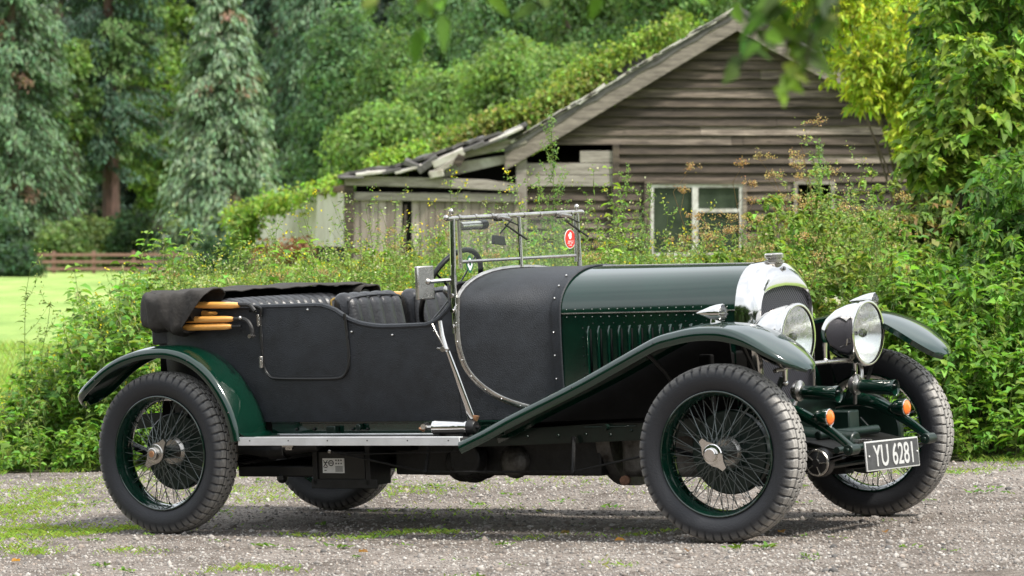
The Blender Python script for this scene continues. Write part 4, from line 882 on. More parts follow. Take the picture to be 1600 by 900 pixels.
# loose stones
def stones(n, name):
    ico = np.array([(0, 0, 1), (.9, 0, .35), (.28, .85, .35), (-.72, .53, .35), (-.72, -.53, .35), (.28, -.85, .35), (.72, .53, -.45), (-.28, .85, -.45), (-.9, 0, -.45), (-.28, -.85, -.45), (.72, -.53, -.45)])
    fc_ = np.array([(0, 1, 2), (0, 2, 3), (0, 3, 4), (0, 4, 5), (0, 5, 1), (1, 6, 2), (2, 6, 7), (2, 7, 3), (3, 7, 8), (3, 8, 4), (4, 8, 9), (4, 9, 5), (5, 9, 10), (5, 10, 1), (1, 10, 6)])
    Y = 15.9 + (25.0 - 15.9) * RNG.random(n)**1.15; X = RNG.uniform(-1, 1, n) * (Y * .142 + .2); k = Y < verge(X) + .2; X = X[k]; Y = Y[k]; n = len(X)
    s_ = .0040 + .0055 * RNG.random(n)**2.5 + .012 * (RNG.random(n) > .988); th = RNG.uniform(0, 6.28, n); sc_ = s_[:, None] * np.stack([RNG.uniform(.8, 1.5, n), RNG.uniform(.7, 1.1, n), RNG.uniform(.45, .85, n)], 1)
    v = ico[None] * (1 + RNG.normal(0, .14, (n, 11, 1))) * sc_[:, None]; c, s2 = np.cos(th)[:, None], np.sin(th)[:, None]
    x = v[..., 0] * c - v[..., 1] * s2; y = v[..., 0] * s2 + v[..., 1] * c; v = np.stack([x + X[:, None], y + Y[:, None], v[..., 2] + (gz(X, Y) + s_ * .25)[:, None]], -1)
    pal = np.array([(.36, .335, .305), (.27, .247, .225), (.19, .162, .142), (.42, .40, .37), (.31, .26, .22), (.11, .105, .10), (.48, .46, .43)]); ci = RNG.choice(7, n, p=[.28, .26, .16, .08, .12, .09, .01]); col = pal[ci] * .82 * (1 + RNG.normal(0, .12, (n, 1)))
    o = npmesh(name, v.reshape(-1, 3), [(fc_[None] + np.arange(n)[:, None, None] * 11).reshape(-1, 3)], STONE, None, np.repeat(col, 11, 0), False); return o
STONE = mat('stone', (.3, .3, .3), .85, 0, .2, 120); t = STONE.node_tree; a_ = t.nodes.new('ShaderNodeAttribute'); a_.attribute_name = 'tint'; t.links.new(a_.outputs['Color'], t.nodes['Principled BSDF'].inputs['Base Color'])
stones(42000, 'loose_gravel')['kind'] = 'stuff'

# ---------------------------------------------------------------- plants
NET = (.13, .25, .04); NETD = (.085, .175, .032); YG = (.25, .38, .06); PALE = (.24, .34, .10); BRN = (.24, .13, .05); YEL = (.62, .52, .03); STEMC = (.12, .17, .04); WHT = (.55, .55, .45)
def curve_stem(x, y, z, h, lean, n=7):
    a = RNG.uniform(0, 6.28); t_ = np.linspace(0, 1, n); w = RNG.normal(0, .012 * h, (n, 2)).cumsum(0)
    return np.stack([x + math.cos(a) * lean * h * t_**1.8 + w[:, 0], y + math.sin(a) * lean * h * t_**1.8 + w[:, 1], z + h * t_], 1)
def along(P, q):
    i = np.clip(q * (len(P) - 1), 0, len(P) - 1.001); k = i.astype(int); f = (i - k)[:, None]; return P[k] * (1 - f) + P[k + 1] * f
def nettle(Lv, x, y, z, h, col=NET, top_=True, size=1.0):
    P = curve_stem(x, y, z, h, .14); Lv.stem(P, .0035, STEMC); n = max(5, int(h / .052)); q = np.linspace(.12, .99, n)
    a0 = RNG.uniform(0, 6.28) + np.arange(n) * 1.571; q = np.repeat(q, 2); a = np.stack([a0, a0 + math.pi], 1).ravel() + RNG.normal(0, .25, 2 * n); c = along(P, q)
    d = np.stack([np.cos(a), np.sin(a), RNG.uniform(.05, .75, 2 * n)], 1); ln = size * (.055 + .055 * np.sin(q * 2.6)) * RNG.uniform(.75, 1.25, 2 * n); up = V(0, 0, 1) + RNG.normal(0, .25, (2 * n, 3))
    c = c + nrm(d) * .02; Lv.leaf(c, d, up, ln, ln * .58, rc(col, 2 * n, .22) * (1 + .35 * (q[:, None] > .85)), .45, .22)
    if top_:
        n2 = 22; q2 = RNG.uniform(.72, 1, n2); c2 = along(P, q2); a = RNG.uniform(0, 6.28, n2); d = np.stack([np.cos(a), np.sin(a), -.2 + 0 * a], 1); Lv.dia(c2, d, V(0, 0, 1) + 0 * d, .045, .010, rc((.25, .30, .11), n2), .8)
def weedy(Lv, x, y, z, h, col=PALE, fl=YEL, nf=26, br=9, ls=.045, fsz=.011):
    """branching tall herb with narrow leaves and many small flower heads"""
    P = curve_stem(x, y, z, h, .10, 8); Lv.stem(P, .0035, np.array(STEMC) * 1.1); cs = []
    for q in np.linspace(.35, .97, br):
        b0 = along(P, np.array([q]))[0]; a = RNG.uniform(0, 6.28); l_ = h * .26 * (1.15 - q) + .05; e = b0 + V(math.cos(a) * l_ * .7, math.sin(a) * l_ * .7, l_ * RNG.uniform(.7, 1.1)); Q = np.stack([b0, (b0 + e) / 2 + V(0, 0, -.02), e]); Lv.stem(Q, .0018, STEMC); cs.append(Q)
    n = int(h * 55); q = RNG.uniform(.05, .9, n); c = along(P, q); a = RNG.uniform(0, 6.28, n); d = np.stack([np.cos(a), np.sin(a), RNG.uniform(.1, .9, n)], 1); Lv.leaf(c, d, V(0, 0, 1) + RNG.normal(0, .3, (n, 3)), ls * RNG.uniform(.7, 1.6, n), ls * .3, rc(col, n), .5)
    for Q in cs:
        k = 9; c = along(Q, RNG.random(k)); Lv.leaf(c, rdir(k) * V(1, 1, .6) + V(0, 0, .4), rdir(k), ls * .75, ls * .22, rc(col, k), .3)
        k = max(2, nf // br); c = Q[-1] + RNG.normal(0, .028, (k, 3)) * V(1, 1, .5); Lv.dia(c, rdir(k) + V(0, -.3, .3), rdir(k), fsz * 1.6, fsz * 1.5, rc(fl, k, .2, .05), 0)
        k = 6; c = Q[-1] + RNG.normal(0, .025, (k, 3)); Lv.dia(c, rdir(k), rdir(k), fsz * 1.6, fsz, rc(col, k), 0)
def spire(Lv, x, y, z, h, col=PALE, lean=.1, dens=1.0):
    """goosefoot: tall with upright plumes of tiny pale buds"""
    P = curve_stem(x, y, z, h, lean, 9); Lv.stem(P, .004, STEMC)
    for q in np.linspace(.3, .99, int(22 * dens)):
        b0 = along(P, np.array([q]))[0]; a = RNG.uniform(0, 6.28); l_ = h * .17 * (1.1 - q)**.8 + .03; e = b0 + V(math.cos(a) * l_ * .55, math.sin(a) * l_ * .55, l_); Q = np.stack([b0, (b0 + e) / 2, e]); Lv.stem(Q, .0015, col)
        k = int(12 + l_ * 160); c = along(Q, RNG.random(k)) + RNG.normal(0, .007, (k, 3)); Lv.dia(c, rdir(k) + V(0, 0, .7), rdir(k), .017, .010, rc(col, k, .2), 0)
        k = 3; Lv.leaf(along(Q, RNG.random(k) * .3), rdir(k) * V(1, 1, .3), V(0, 0, 1) + np.zeros((k, 3)), .05, .014, rc(NET, k), .5)
def umbel(Lv, x, y, z, h, col=(.34, .25, .12), head=.07, nh=5):
    P = curve_stem(x, y, z, h, .18, 8); Lv.stem(P, .004, (.22, .14, .07))
    for i in range(nh):
        b0 = along(P, np.array([.55 + .45 * i / max(1, nh - 1)]))[0]; a = RNG.uniform(0, 6.28); l_ = .10 + .12 * RNG.random(); e = b0 + V(math.cos(a) * l_ * .8, math.sin(a) * l_ * .8, l_); Lv.stem(np.stack([b0, (b0 + e) / 2, e]), .002, (.22, .15, .06))
        for k in range(12):
            w = RNG.normal(0, 1, 3) * V(1, 1, .3) * head * .6; tip = e + w + V(0, 0, head * .6); Lv.stem(np.stack([e, (e + tip) / 2 + V(0, 0, -.003), tip]), .0009, (.24, .16, .07)); k2 = 9; Lv.dia(tip + RNG.normal(0, .009, (k2, 3)), rdir(k2), rdir(k2), .013, .009, rc(col, k2), 0)
def bramble(Lv, x, y, z, h, col=NET, r=.25, n=40, ls=.05, bc=None):
    """arching leafy sprays"""
    for k in range(3):
        a = RNG.uniform(0, 6.28); t_ = np.linspace(0, 1, 7); P = np.stack([x + math.cos(a) * r * t_, y + math.sin(a) * r * t_, z + h * (1 - (1 - t_ * 1.15)**2)], 1); Lv.stem(P, .003, (.10, .10, .035))
        m_ = n // 3; q = RNG.uniform(.08, 1, m_); c = along(P, q); d = rdir(m_) * V(1, 1, .4) + V(0, -.25, .25)
        for j in range(3): Lv.leaf(c + rdir(m_) * .012, d + rdir(m_) * .8, V(0, 0, 1) + RNG.normal(0, .35, (m_, 3)), ls * RNG.uniform(.7, 1.3, m_), ls * .62, rc(col if bc is None or RNG.random() < .75 else bc, m_, .28), .4, .2)
def blades(Lv, X, Y, Z, h, col, w=.006, lean=.5):
    n = len(X); a = RNG.uniform(0, 6.28, n); hh = h * RNG.uniform(.5, 1.2, n); d = np.stack([np.cos(a) * lean, np.sin(a) * lean, np.ones(n)], 1) * 1.0
    Lv.dia(np.stack([X, Y, Z], 1), d, np.stack([np.sin(a), -np.cos(a), 0 * a], 1) + 0.01, hh, w, rc(col, n, .25), .25)
# silhouette of the weed bank (photo row of its top at each photo column)
SU = [-60, 0, 40, 90, 130, 170, 210, 260, 330, 390, 430, 520, 560, 640, 700, 790, 850, 930, 1000, 1100, 1180, 1240, 1300, 1360, 1430, 1500, 1700]
SV = [640, 620, 585, 510, 465, 438, 424, 415, 398, 395, 404, 384, 376, 370, 362, 364, 350, 356, 374, 382, 355, 330, 288, 315, 338, 345, 335]
def cap(X, Y):
    u = 800 + F * X / Y; v = np.interp(u, SU, SV); return H + ((450 - v) / F + math.tan(PITCH)) * Y - gz(X, Y)
wb = Leaves(); low = Leaves()
N = 2600; cnt = 0
X = RNG.uniform(-4.4, 4.6, N); dY = RNG.random(N)**1.25 * 5.2; Y = verge(X) + .12 + dY
for i in np.argsort(Y):
    x, y = X[i], Y[i]; dy = dY[i]; u = 800 + F * x / y
    if u < -80 or u > 1700: continue
    hmax = float(cap(x, y)); 
    if hmax < .12: continue
    hh = hmax * min(1, (.16 + dy * .62)) * (RNG.uniform(.72, 1.0) if RNG.random() > .06 or dy < 1.5 else RNG.uniform(1.0, 1.22))
    if u < 120 and dy > 2.2: hh *= .8
    z = float(gz(x, y)); r = RNG.random()
    if dy < .5:
        if r < .55: bramble(wb, x, y, z, hh * .8, NET if u > 1300 or u < 400 else YG, .18, 30, .045)
        else: nettle(wb, x, y, z, hh, NET, False, .9)
    elif u < 260:
        if r < .72: nettle(wb, x, y, z, hh * 1.0, NETD if r < .4 else NET)
        elif r < .85: bramble(wb, x, y, z, hh * .8, NET, .3, 45, .055)
        else: weedy(wb, x, y, z, hh, PALE)
    elif u < 1150:
        if r < .12: nettle(wb, x, y, z, hh * .9, NET)
        elif r < .62: weedy(wb, x, y, z, hh * 1.02, PALE if r < .4 else (.17, .27, .06), YEL if r < .3 else (.42, .42, .28))
        elif r < .72: spire(wb, x, y, z, hh * 1.0, (.18, .26, .08), .1, .6)
        elif r < .74: umbel(wb, x, y, z, hh * .98)
        else: bramble(wb, x, y, z, hh * .82, (.19, .31, .05), .3, 50, .05, (.27, .27, .08))
    elif u < 1400:
        if r < .25: weedy(wb, x, y, z, hh, PALE, (.42, .36, .20))
        elif r < .30: umbel(wb, x, y, z, hh, (.42, .32, .15))
        elif r < .46: spire(wb, x, y, z, hh, (.17, .25, .08), .1, .7)
        elif r < .6: nettle(wb, x, y, z, hh * .85, NET)
        else: bramble(wb, x, y, z, hh * .9, (.16, .26, .045), .32, 60, .05, (.22, .26, .07))
    else:
        if r < .6: nettle(wb, x, y, z, hh * .8, NETD if r < .3 else NET, True, 1.15)
        elif r < .68: spire(wb, x, y, z, hh * .85, (.20, .28, .06), .1, .6)
        else: bramble(wb, x, y, z, hh * .85, NET, .32, 55, .065)
wo = wb.build('weed_bank', LEAF); wo['kind'] = 'stuff'
# coarse scrub between the bank and the barn, and behind to keep the ground covered
sc2 = Leaves()
for i in range(900):
    y = RNG.uniform(29, 66); x = RNG.uniform(-.068 * y, .142 * y); u = 800 + F * x / y
    if u < 430 and y > 33: continue
    v = np.interp(u, SU, SV) + 14; h_ = H + ((450 - v) / F + math.tan(PITCH)) * y - float(gz(x, y)); h_ = min(h_, 1.2 + .3 * RNG.random()) - .15; n = 90
    c = np.stack([RNG.normal(x, .4, n), RNG.normal(y, .5, n), float(gz(x, y)) + h_ * RNG.random(n)**.6], 1); sc2.dia(c, rdir(n) + V(0, -.2, .3), rdir(n), .13, .07, rc((.17, .26, .05) if i % 3 else (.24, .26, .08), n), .3)
o = sc2.build('scrub', LEAF); o['kind'] = 'stuff'
# grass on the drive and along its edge
gp = Leaves()
def patch(u, v, rx, ry, n, h=.038):
    ry = ry * 1.8; n = int(n * .8)
    d = (H + .02) / ((v - 341.5) / F); x0 = (u - 800) / F * d; 
    for _ in range(3): d = (H - float(gz(x0, d))) / ((v - 341.5) / F); x0 = (u - 800) / F * d
    a = RNG.normal(0, .5, n); b_ = RNG.normal(0, .5, n); X = x0 + a * rx; Y = d + b_ * ry + .12 * np.sin(X * 9); k = (np.sin(X * 23 + 3) * np.sin(Y * 17) > -.45); X, Y = X[k], Y[k]
    blades(gp, X, Y, gz(X, Y), h, (.25, .36, .065), .006, .9)
for a in ((20, 800, .4, .5, 3000), (10, 840, .25, .3, 1500), (60, 830, .5, .25, 1500), (150, 832, .45, .12, 1300), (20, 860, .2, .2, 500), (75, 775, .25, .3, 700), (70, 862, .12, .1, 250), (200, 865, .18, .1, 200), (380, 893, .25, .12, 450), (610, 838, .35, .10, 600), (685, 832, .12, .08, 200), (470, 838, .2, .08, 120), (410, 780, .3, .25, 400), (400, 765, .5, .3, 600), (640, 770, .4, .3, 500), (830, 845, .15, .08, 90), (1000, 835, .3, .05, 160), (1090, 760, .5, .3, 200), (1460, 740, .3, .1, 200), (720, 800, .5, .4, 250), (960, 880, .1, .1, 60), (1500, 735, .8, .15, 500), (60, 765, .7, .2, 700), (240, 748, 1.2, .25, 900), (850, 752, 2.5, .3, 900), (330, 800, .3, .3, 150)): patch(*a)
X = RNG.uniform(-4.2, 4.2, 7000); Y = verge(X) + .12 + RNG.normal(0, .16, 7000) + .12 * np.sin(X * 7.3) * np.sin(X * 2.9 + 1); k = np.sin(X * 11 + 2) + np.sin(X * 4.7) > -.5; X, Y = X[k], Y[k]; blades(gp, X, Y, gz(X, Y), .055, (.17, .27, .045), .008, .7)
for i in range(150):
    x = RNG.uniform(-2.6, 2.8); y = RNG.uniform(16.4, 23.5)
    if y > verge(x) or RNG.random() < .35: continue
    k = RNG.integers(5, 13); s_ = RNG.uniform(.5, 1.3); p = np.stack([RNG.normal(x, .03, k), RNG.normal(y, .03, k), np.full(k, float(gz(x, y)) + .008)], 1); gp.leaf(p, rdir(k) * V(1, 1, .2) + V(0, 0, .45), V(0, 0, 1) + RNG.normal(0, .2, (k, 3)), .035 * s_, .016 * s_, rc((.11, .20, .035), k), .2)
gp.build('drive_grass', LEAF)['kind'] = 'stuff'
# long pasture grass beyond the bank on the left
pg = Leaves(); n = 24000; Y = 25.5 + 30 * RNG.random(n)**1.6; X = RNG.uniform(-.150, -.060, n) * Y; blades(pg, X, Y, gz(X, Y), .22, (.24, .33, .08), .012, .35); pg.build('long_grass', LEAF)['kind'] = 'stuff'
# fallen leaves
lf_spots = [(960, 850, BRN), (1225, 838, (.35, .20, .07)), (30, 882, (.42, .22, .05)), (745, 731, BRN), (1385, 838, BRN), (890, 838, (.30, .22, .09)), (560, 868, BRN), (1075, 868, (.20, .12, .06))]
for i, (u, v, c) in enumerate(lf_spots):
    d = 20.; 
    for _ in range(5): x0 = (u - 800) / F * d; d = (H - float(gz(x0, d))) / ((v - 341.5) / F)
    Lv = Leaves(); Lv.leaf(np.array([[0, 0, .006]]), np.array([[math.cos(i * 2.), math.sin(i * 2.), .12]]), V(0, 0, 1)[None], .055, .04, np.array([c]), .1, .35); o = Lv.build('fallen_leaf', LEAF); o.location = (x0, d, float(gz(x0, d)) + .008)
    wh = ['in front of the front wheel', 'just right of the front tyre', 'in the bottom left corner', 'in the shadow under the step', 'near the far front wheel', 'between the two near wheels', 'left of centre on the open gravel', 'at the bottom right of the drive'][i]
    tag(o, 'single curled brown leaf on the gravel ' + wh, 'leaf', 'fallen leaves on the drive')
# notable single plants standing up out of the bank
def single(name, fn, label, cat, u, v_top, d, group=None, **k):
    x = (u - 800) / F * d; z = float(gz(x, d)); h_ = H + ((450 - v_top) / F + math.tan(PITCH)) * d - z; Lv = Leaves(); fn(Lv, 0, 0, 0, h_, **k); o = Lv.build(name, LEAF); o.location = (x, d, z); tag(o, label, cat, group); return o
single('goosefoot_plant', spire, 'tallest feathery green goosefoot spire rising against the boarded patch of the barn', 'plant', 884, 185, 25.8, 'tall weeds standing above the bank', lean=.02, dens=1.5, col=(.20, .30, .10))
single('goosefoot_plant', spire, 'feathery green spire leaning beside the doorway post of the barn', 'plant', 935, 275, 26, 'tall weeds standing above the bank', lean=.1, col=(.18, .28, .09))
single('goosefoot_plant', spire, 'pale green spire behind the far windscreen post', 'plant', 955, 300, 25.6, 'tall weeds standing above the bank', lean=.14, col=(.20, .30, .11))
single('goosefoot_plant', spire, 'bushy green spire beside the brown seed heads right of the barn window', 'plant', 1325, 232, 26.5, 'tall weeds standing above the bank', lean=.06, dens=1.6, col=(.18, .28, .10))
single('yellow_weed', weedy, 'tall stalk of small yellow flowers in front of the vertical planks', 'plant', 700, 282, 26, 'tall weeds standing above the bank', nf=60)
single('yellow_weed', weedy, 'slim yellow flowered stalk in front of the pale side wall', 'plant', 500, 312, 26.2, 'tall weeds standing above the bank', nf=60)
single('yellow_weed', weedy, 'yellow flowered stalk just left of the tallest green spire', 'plant', 850, 285, 26.1, 'tall weeds standing above the bank', nf=60)
single('hogweed', umbel, 'dry brown seed head leaning against the dark barn boards', 'plant', 1270, 228, 26, 'dry seed heads above the bank', head=.06, nh=4)
single('hogweed', umbel, 'brown seed head in front of the barn window', 'plant', 1110, 300, 26.2, 'dry seed heads above the bank', head=.05, nh=6, col=(.36, .24, .12))
single('hogweed', umbel, 'brown seed head just right of the barn window', 'plant', 1185, 285, 26.4, 'dry seed heads above the bank', head=.05, nh=6, col=(.36, .24, .12))
single('bramble_shoot', lambda L_, x, y, z, h_: (nettle(L_, x, y, z, h_, (.16, .26, .04), False, .8)), 'thin leafy shoot against the barn left of its window', 'plant', 985, 262, 27, 'tall weeds standing above the bank')
single('willowherb', lambda L_, x, y, z, h_: (weedy(L_, x, y, z, h_, (.16, .24, .06), (.3, .35, .12), 20, 5, .05)), 'lone thin green stalk at the left edge against the pasture', 'plant', 48, 408, 24.6, 'lone stalks at the field edge')
single('willowherb', lambda L_, x, y, z, h_: (weedy(L_, x, y, z, h_, (.16, .24, .06), (.3, .35, .12), 20, 5, .05)), 'short pale stalk at the left edge beside the lone thin green one', 'plant', 62, 470, 24.8, 'lone stalks at the field edge')
L_ = Leaves()
for k in range(9):
    c = RNG.normal(0, .022, 3) * V(1, 1, .5); L_.dia(c + RNG.normal(0, .007, (12, 3)), rdir(12), rdir(12), .012, .011, rc((.75, .74, .70), 12, .1, .03), 0)
L_.stem(np.array([[0, 0, -.9], [0.02, 0, -.4], [0, 0, 0]]), .003, STEMC); o = L_.build('white_flower', LEAF); o.location = at(1307, 470, 23.9); tag(o, 'white flower head just above the far headlamp', 'flower')
# ================================================================ BARN
WOODD = mat('weathered dark boards', (.26, .225, .19), .85, 0, .8, 30, .5, 4, stretch=(.3, 1, 6), col2=(.040, .031, .025), rvar=.08)
WOODG = mat('grey weathered boards', (.34, .31, .275), .85, 0, .6, 30, .3, 5, stretch=(.4, 1, 6), col2=(.15, .13, .11))
WOODBB = mat('grey brown barge board', (.26, .225, .19), .85, 0, .8, 30, .3, 5, stretch=(.7, 2, 5), col2=(.085, .07, .06))
WOODV = mat('grey vertical planks', (.32, .29, .26), .85, 0, .6, 30, .3, 5, stretch=(5, 1, .4), col2=(.16, .135, .115))
DARKI = mat('painted interior shade', (.012, .011, .010), 1)  # near-black colour stands in for the shade inside
FELT = mat('torn roofing felt', (.11, .105, .10), .9, 0, .6, 12, .5, 4, col2=(.05, .047, .045))
PALEW = mat('flaking white sheet', (.55, .54, .50), .7, 0, .4, 12, .3, 3, col2=(.26, .22, .18))
ASB = mat('lichened cement sheet', (.50, .48, .44), .85, 0, .4, 10, .3, 2.2, stretch=(2.5, 2.5, .8), col2=(.36, .32, .28))
WPAINT = mat('peeling white paint', (.60, .60, .57), .6, 0, .4, 30, .3, 9, col2=(.25, .22, .19))
BRICK = mat('old brick', (.16, .08, .05), .9, 0, .5, 20, .4, 6)
YBN = 64.0
def bp_(u, v, d=YBN): return at(u, v, d)
barn = empty('timber_barn', (at(1150, 400, YBN)[0], YBN + 3, float(gz(3.7, 64)))); tag(barn, 'weathered dark weatherboarded barn with a gable end and overgrown broken roof', 'barn')
BI = Matrix.Translation(barn.location).inverted()
def bb_(m, name, mt, par=None, **k):
    m.v = [tuple(BI @ Vector(p)) for p in m.v]; return m.build(name, mt, par or barn, **k)
ZG = float(gz(3.7, 64)) - .1
ap = at(1150, 30, YBN); el = at(812, 232, YBN); slope = (ap[2] - el[2]) / (ap[0] - el[0]); xr = ap[0] + (ap[0] - el[0]) * 1.02
def roofz(x): return ap[2] - slope * abs(x - ap[0]) * (1 if x < ap[0] else .92)
# clapboards: each board is a thin wedge overlapping the one below; openings left for windows and hatch
bh = 14.6 / F * YBN; zb = at(0, 22, YBN)[2]
op = [(1018, 1158, 290, 420), (1246, 1300, 288, 420), (816, 960, 226, 253)]
wall = MB(); k = 0; z = zb; row = 0
while z > ZG:
    z0 = z - bh; zc_m = (z + z0) / 2; span = (ap[2] - zc_m) / slope
    xl = max(at(818, 0, YBN)[0], ap[0] - span); xrr = min(at(1500, 0, YBN)[0], ap[0] + span / .92)
    if span > 0 and xrr - xl > .05:
        vc = 450 - ((zc_m - H) / YBN - math.tan(PITCH)) * F; segs = [(xl, xrr)]
        for a, b_, c, d in op:
            if c < vc < d:
                xa_, xb_ = at(a, 0, YBN)[0], at(b_, 0, YBN)[0]; ns = []
                for s0, s1 in segs:
                    if xa_ > s0: ns.append((s0, min(s1, xa_)))
                    if xb_ < s1: ns.append((max(s0, xb_), s1))
                segs = [q for q in ns if q[1] - q[0] > .03]
        for s0, s1 in segs:
            cuts = [s0] + sorted([s0 + (s1 - s0) * RNG.random() for _ in range(int((s1 - s0) / 3))]) + [s1]
            for c0, c1 in zip(cuts[:-1], cuts[1:]):
                j = RNG.normal(0, .004); w1 = RNG.normal(0, .006); w2 = RNG.normal(0, .006); y = YBN + .006 * j
                nn = max(2, int((c1 - c0) / .35)); xs2 = np.linspace(c0 + .003, c1 - .003, nn)
                Gd = []
                for q, x in enumerate(xs2):
                    wv = .005 * math.sin(x * 2.3 + row * 1.7) + w1 * (1 - q / (nn - 1)) + w2 * q / (nn - 1)
                    Gd.append([V(x, y + .030, z + .012 + wv), V(x, y - .028 + j, z0 + wv * .8 + .006), V(x, y + .004, z0 + wv * .8), V(x, y + .042, z + .012)])
                wall.grid(Gd, False, True); k2 = len(wall.v); n4 = len(Gd) * 4; wall.f.append(tuple(range(k2 - n4, k2 - n4 + 4))); wall.f.append(tuple(range(k2 - 1, k2 - 5, -1)))
    z = z0; row += 1
bw = bb_(wall, 'front_wall', WOODD, ang=30)
# vary the boards: per-board tone
t = WOODD.node_tree; bsd = t.nodes['Principled BSDF']; c0 = bsd.inputs['Base Color'].links[0].from_socket
_mp = t.nodes.new('ShaderNodeMapping'); _mp.inputs['Scale'].default_value = (1.6, 1, 38); _tc = t.nodes.new('ShaderNodeTexCoord'); t.links.new(_tc.outputs['Object'], _mp.inputs[0])
c0 = tmix(t, 1.0, c0, ramp(t, tnoise(t, _mp.outputs[0], 1.5, 9), [(.38, (.45, .42, .4)), (.55, (1.0, 1.0, 1.0)), (.7, (1.5, 1.48, 1.45))]), 'MULTIPLY')
_kn = t.nodes.new('ShaderNodeTexVoronoi'); _km = t.nodes.new('ShaderNodeMapping'); _km.inputs['Scale'].default_value = (1.6, .01, 5); t.links.new(_tc.outputs['Object'], _km.inputs[0]); t.links.new(_km.outputs[0], _kn.inputs['Vector']); _kn.inputs['Scale'].default_value = 1
c0 = tmix(t, 1.0, c0, ramp(t, _kn.outputs['Distance'], [(.03, (.3, .26, .22)), (.09, (1, 1, 1))]), 'MULTIPLY')
g = t.nodes.new('ShaderNodeNewGeometry'); rr = ramp(t, g.outputs['Random Per Island'], [(0, (.30, .26, .23)), (.5, (.6, .54, .48)), (.8, (.95, .9, .85)), (1, (1.6, 1.55, 1.5))]); t.links.new(tmix(t, 1.0, c0, rr, 'MULTIPLY'), bsd.inputs['Base Color'])
t = WOODV.node_tree; bsd = t.nodes['Principled BSDF']; c0 = bsd.inputs['Base Color'].links[0].from_socket
g = t.nodes.new('ShaderNodeNewGeometry'); rr = ramp(t, g.outputs['Random Per Island'], [(0, (.6, .56, .5)), (1, (1.25, 1.22, 1.2))]); t.links.new(tmix(t, 1.0, c0, rr, 'MULTIPLY'), bsd.inputs['Base Color'])
x0w, x1w = at(812, 0, YBN)[0], at(1500, 0, YBN)[0]; DEP = 9.0
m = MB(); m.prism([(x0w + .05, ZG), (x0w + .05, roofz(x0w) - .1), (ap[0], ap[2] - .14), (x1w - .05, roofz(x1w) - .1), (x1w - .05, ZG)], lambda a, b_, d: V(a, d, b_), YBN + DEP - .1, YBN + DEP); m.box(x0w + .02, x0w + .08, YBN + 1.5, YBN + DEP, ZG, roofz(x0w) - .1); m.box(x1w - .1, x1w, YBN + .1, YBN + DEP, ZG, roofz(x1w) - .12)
m.box(x0w, x1w, YBN + 1.6, YBN + 1.7, ZG, roofz(x0w) - .1); bb_(m, 'inner_wall', DARKI)  # the near-black partition paints the dark seen through the openings
for sgn in (-1, 1):
    m = MB(); xe = x0w - .25 if sgn < 0 else x1w + .2
    n = 24; Gd = []
    for i in range(n):
        x = ap[0] + (xe - ap[0]) * i / (n - 1); Gd.append([V(x, y, roofz(x) + .10 + .02 * math.sin(i * 1.9 + y * 3) + (.05 * RNG.random() if i % 5 == 0 else 0)) for y in np.linspace(YBN - .30, YBN + DEP, 14)])
    m.shell(Gd, .05); bb_(m, 'roof', FELT)
    # barge board
    p0 = V(ap[0], 0, ap[2] + .16); x2 = xe; p1 = V(x2, 0, roofz(x2) + .10); m = MB(); w_ = .33
    m.prism([(p0[0], p0[2]), (p1[0], p1[2]), (p1[0] + (.0), p1[2] - w_), (p0[0], p0[2] - w_ * 1.12)], lambda a, b_, d: V(a, d, b_), YBN - .28, YBN - .235); bb_(m, 'barge_board', WOODBB, bevel=.006)
    m = MB(); m.prism([(p0[0], p0[2] + .05), (p1[0], p1[2] + .05), (p1[0], p1[2] - .03), (p0[0], p0[2] - .035)], lambda a, b_, d: V(a, d, b_), YBN - .31, YBN - .283); bb_(m, 'verge_batten', FELT)
t = WOODG.node_tree; mpn = [k for k in t.nodes if k.type == 'MAPPING'][0]; mpn.inputs['Scale'].default_value = (.6, 2, 5)
# raised broken felt and lichen edges along the left verge
m = MB()
for i in range(26):
    q = .08 + i / 26 * .9; x = ap[0] + (x0w - .2 - ap[0]) * q; L_ = RNG.uniform(.1, .3); hgt = RNG.uniform(.01, .06)
    Mx = Matrix.Translation((x, YBN - .22, roofz(x) + .16 + hgt / 2)) @ Matrix.Rotation(-math.atan(slope) + RNG.normal(0, .05), 4, 'Y'); m.box(-L_, L_, -.12, .25, -hgt / 2, hgt / 2, Mx)
bb_(m, 'torn_felt_edge', PALEW, bevel=.01)
m = MB(); a, b_, c = at(905, 140, YBN + 3.5), at(1008, 82, YBN + 3.5), at(1010, 110, YBN + 3.5); m.shell([[a, (a + b_) / 2 + V(0, 0, .03), b_], [a + V(.1, 2.5, -.3), (a + b_) / 2 + V(0, 2.5, -.2), b_ + V(0, 2.5, -.2)]], .05); m.prism([(a[0], a[2]), (b_[0], b_[2]), (c[0], c[2]), (a[0] + .1, a[2] - .2)], lambda x, z, d: V(x, d, z), YBN + 3.45, YBN + 3.49); bb_(m, 'lifted_roof_sheet', FELT)
# grey replacement boards, posts and hatch
def plank(u0, u1, v0, v1, name, mt, y=-.06, th=.03, tilt=0, d=YBN):
    a = at(u0, v1, d); b2 = at(u1, v0, d); m = MB(); Mx = Matrix.Translation(((a[0] + b2[0]) / 2, d + y, (a[2] + b2[2]) / 2)) @ Matrix.Rotation(rad(tilt), 4, 'Y'); hx_, hz2 = (b2[0] - a[0]) / 2, (b2[2] - a[2]) / 2
    m.box(-hx_, hx_, -th / 2, th / 2, -hz2, hz2, Mx); return bb_(m, name, mt, bevel=.005)
for a in ((906, 958, 236, 254), (815, 960, 255, 273), (812, 959, 274, 291)): plank(*a, 'patch_board', WOODG)
plank(957, 967, 226, 420, 'door_post', WOODD, -.08, .08); plank(806, 823, 226, 420, 'corner_post', WOODG, -.10, .12); plank(800, 826, 218, 240, 'post_cap', WOODG, -.18, .14)
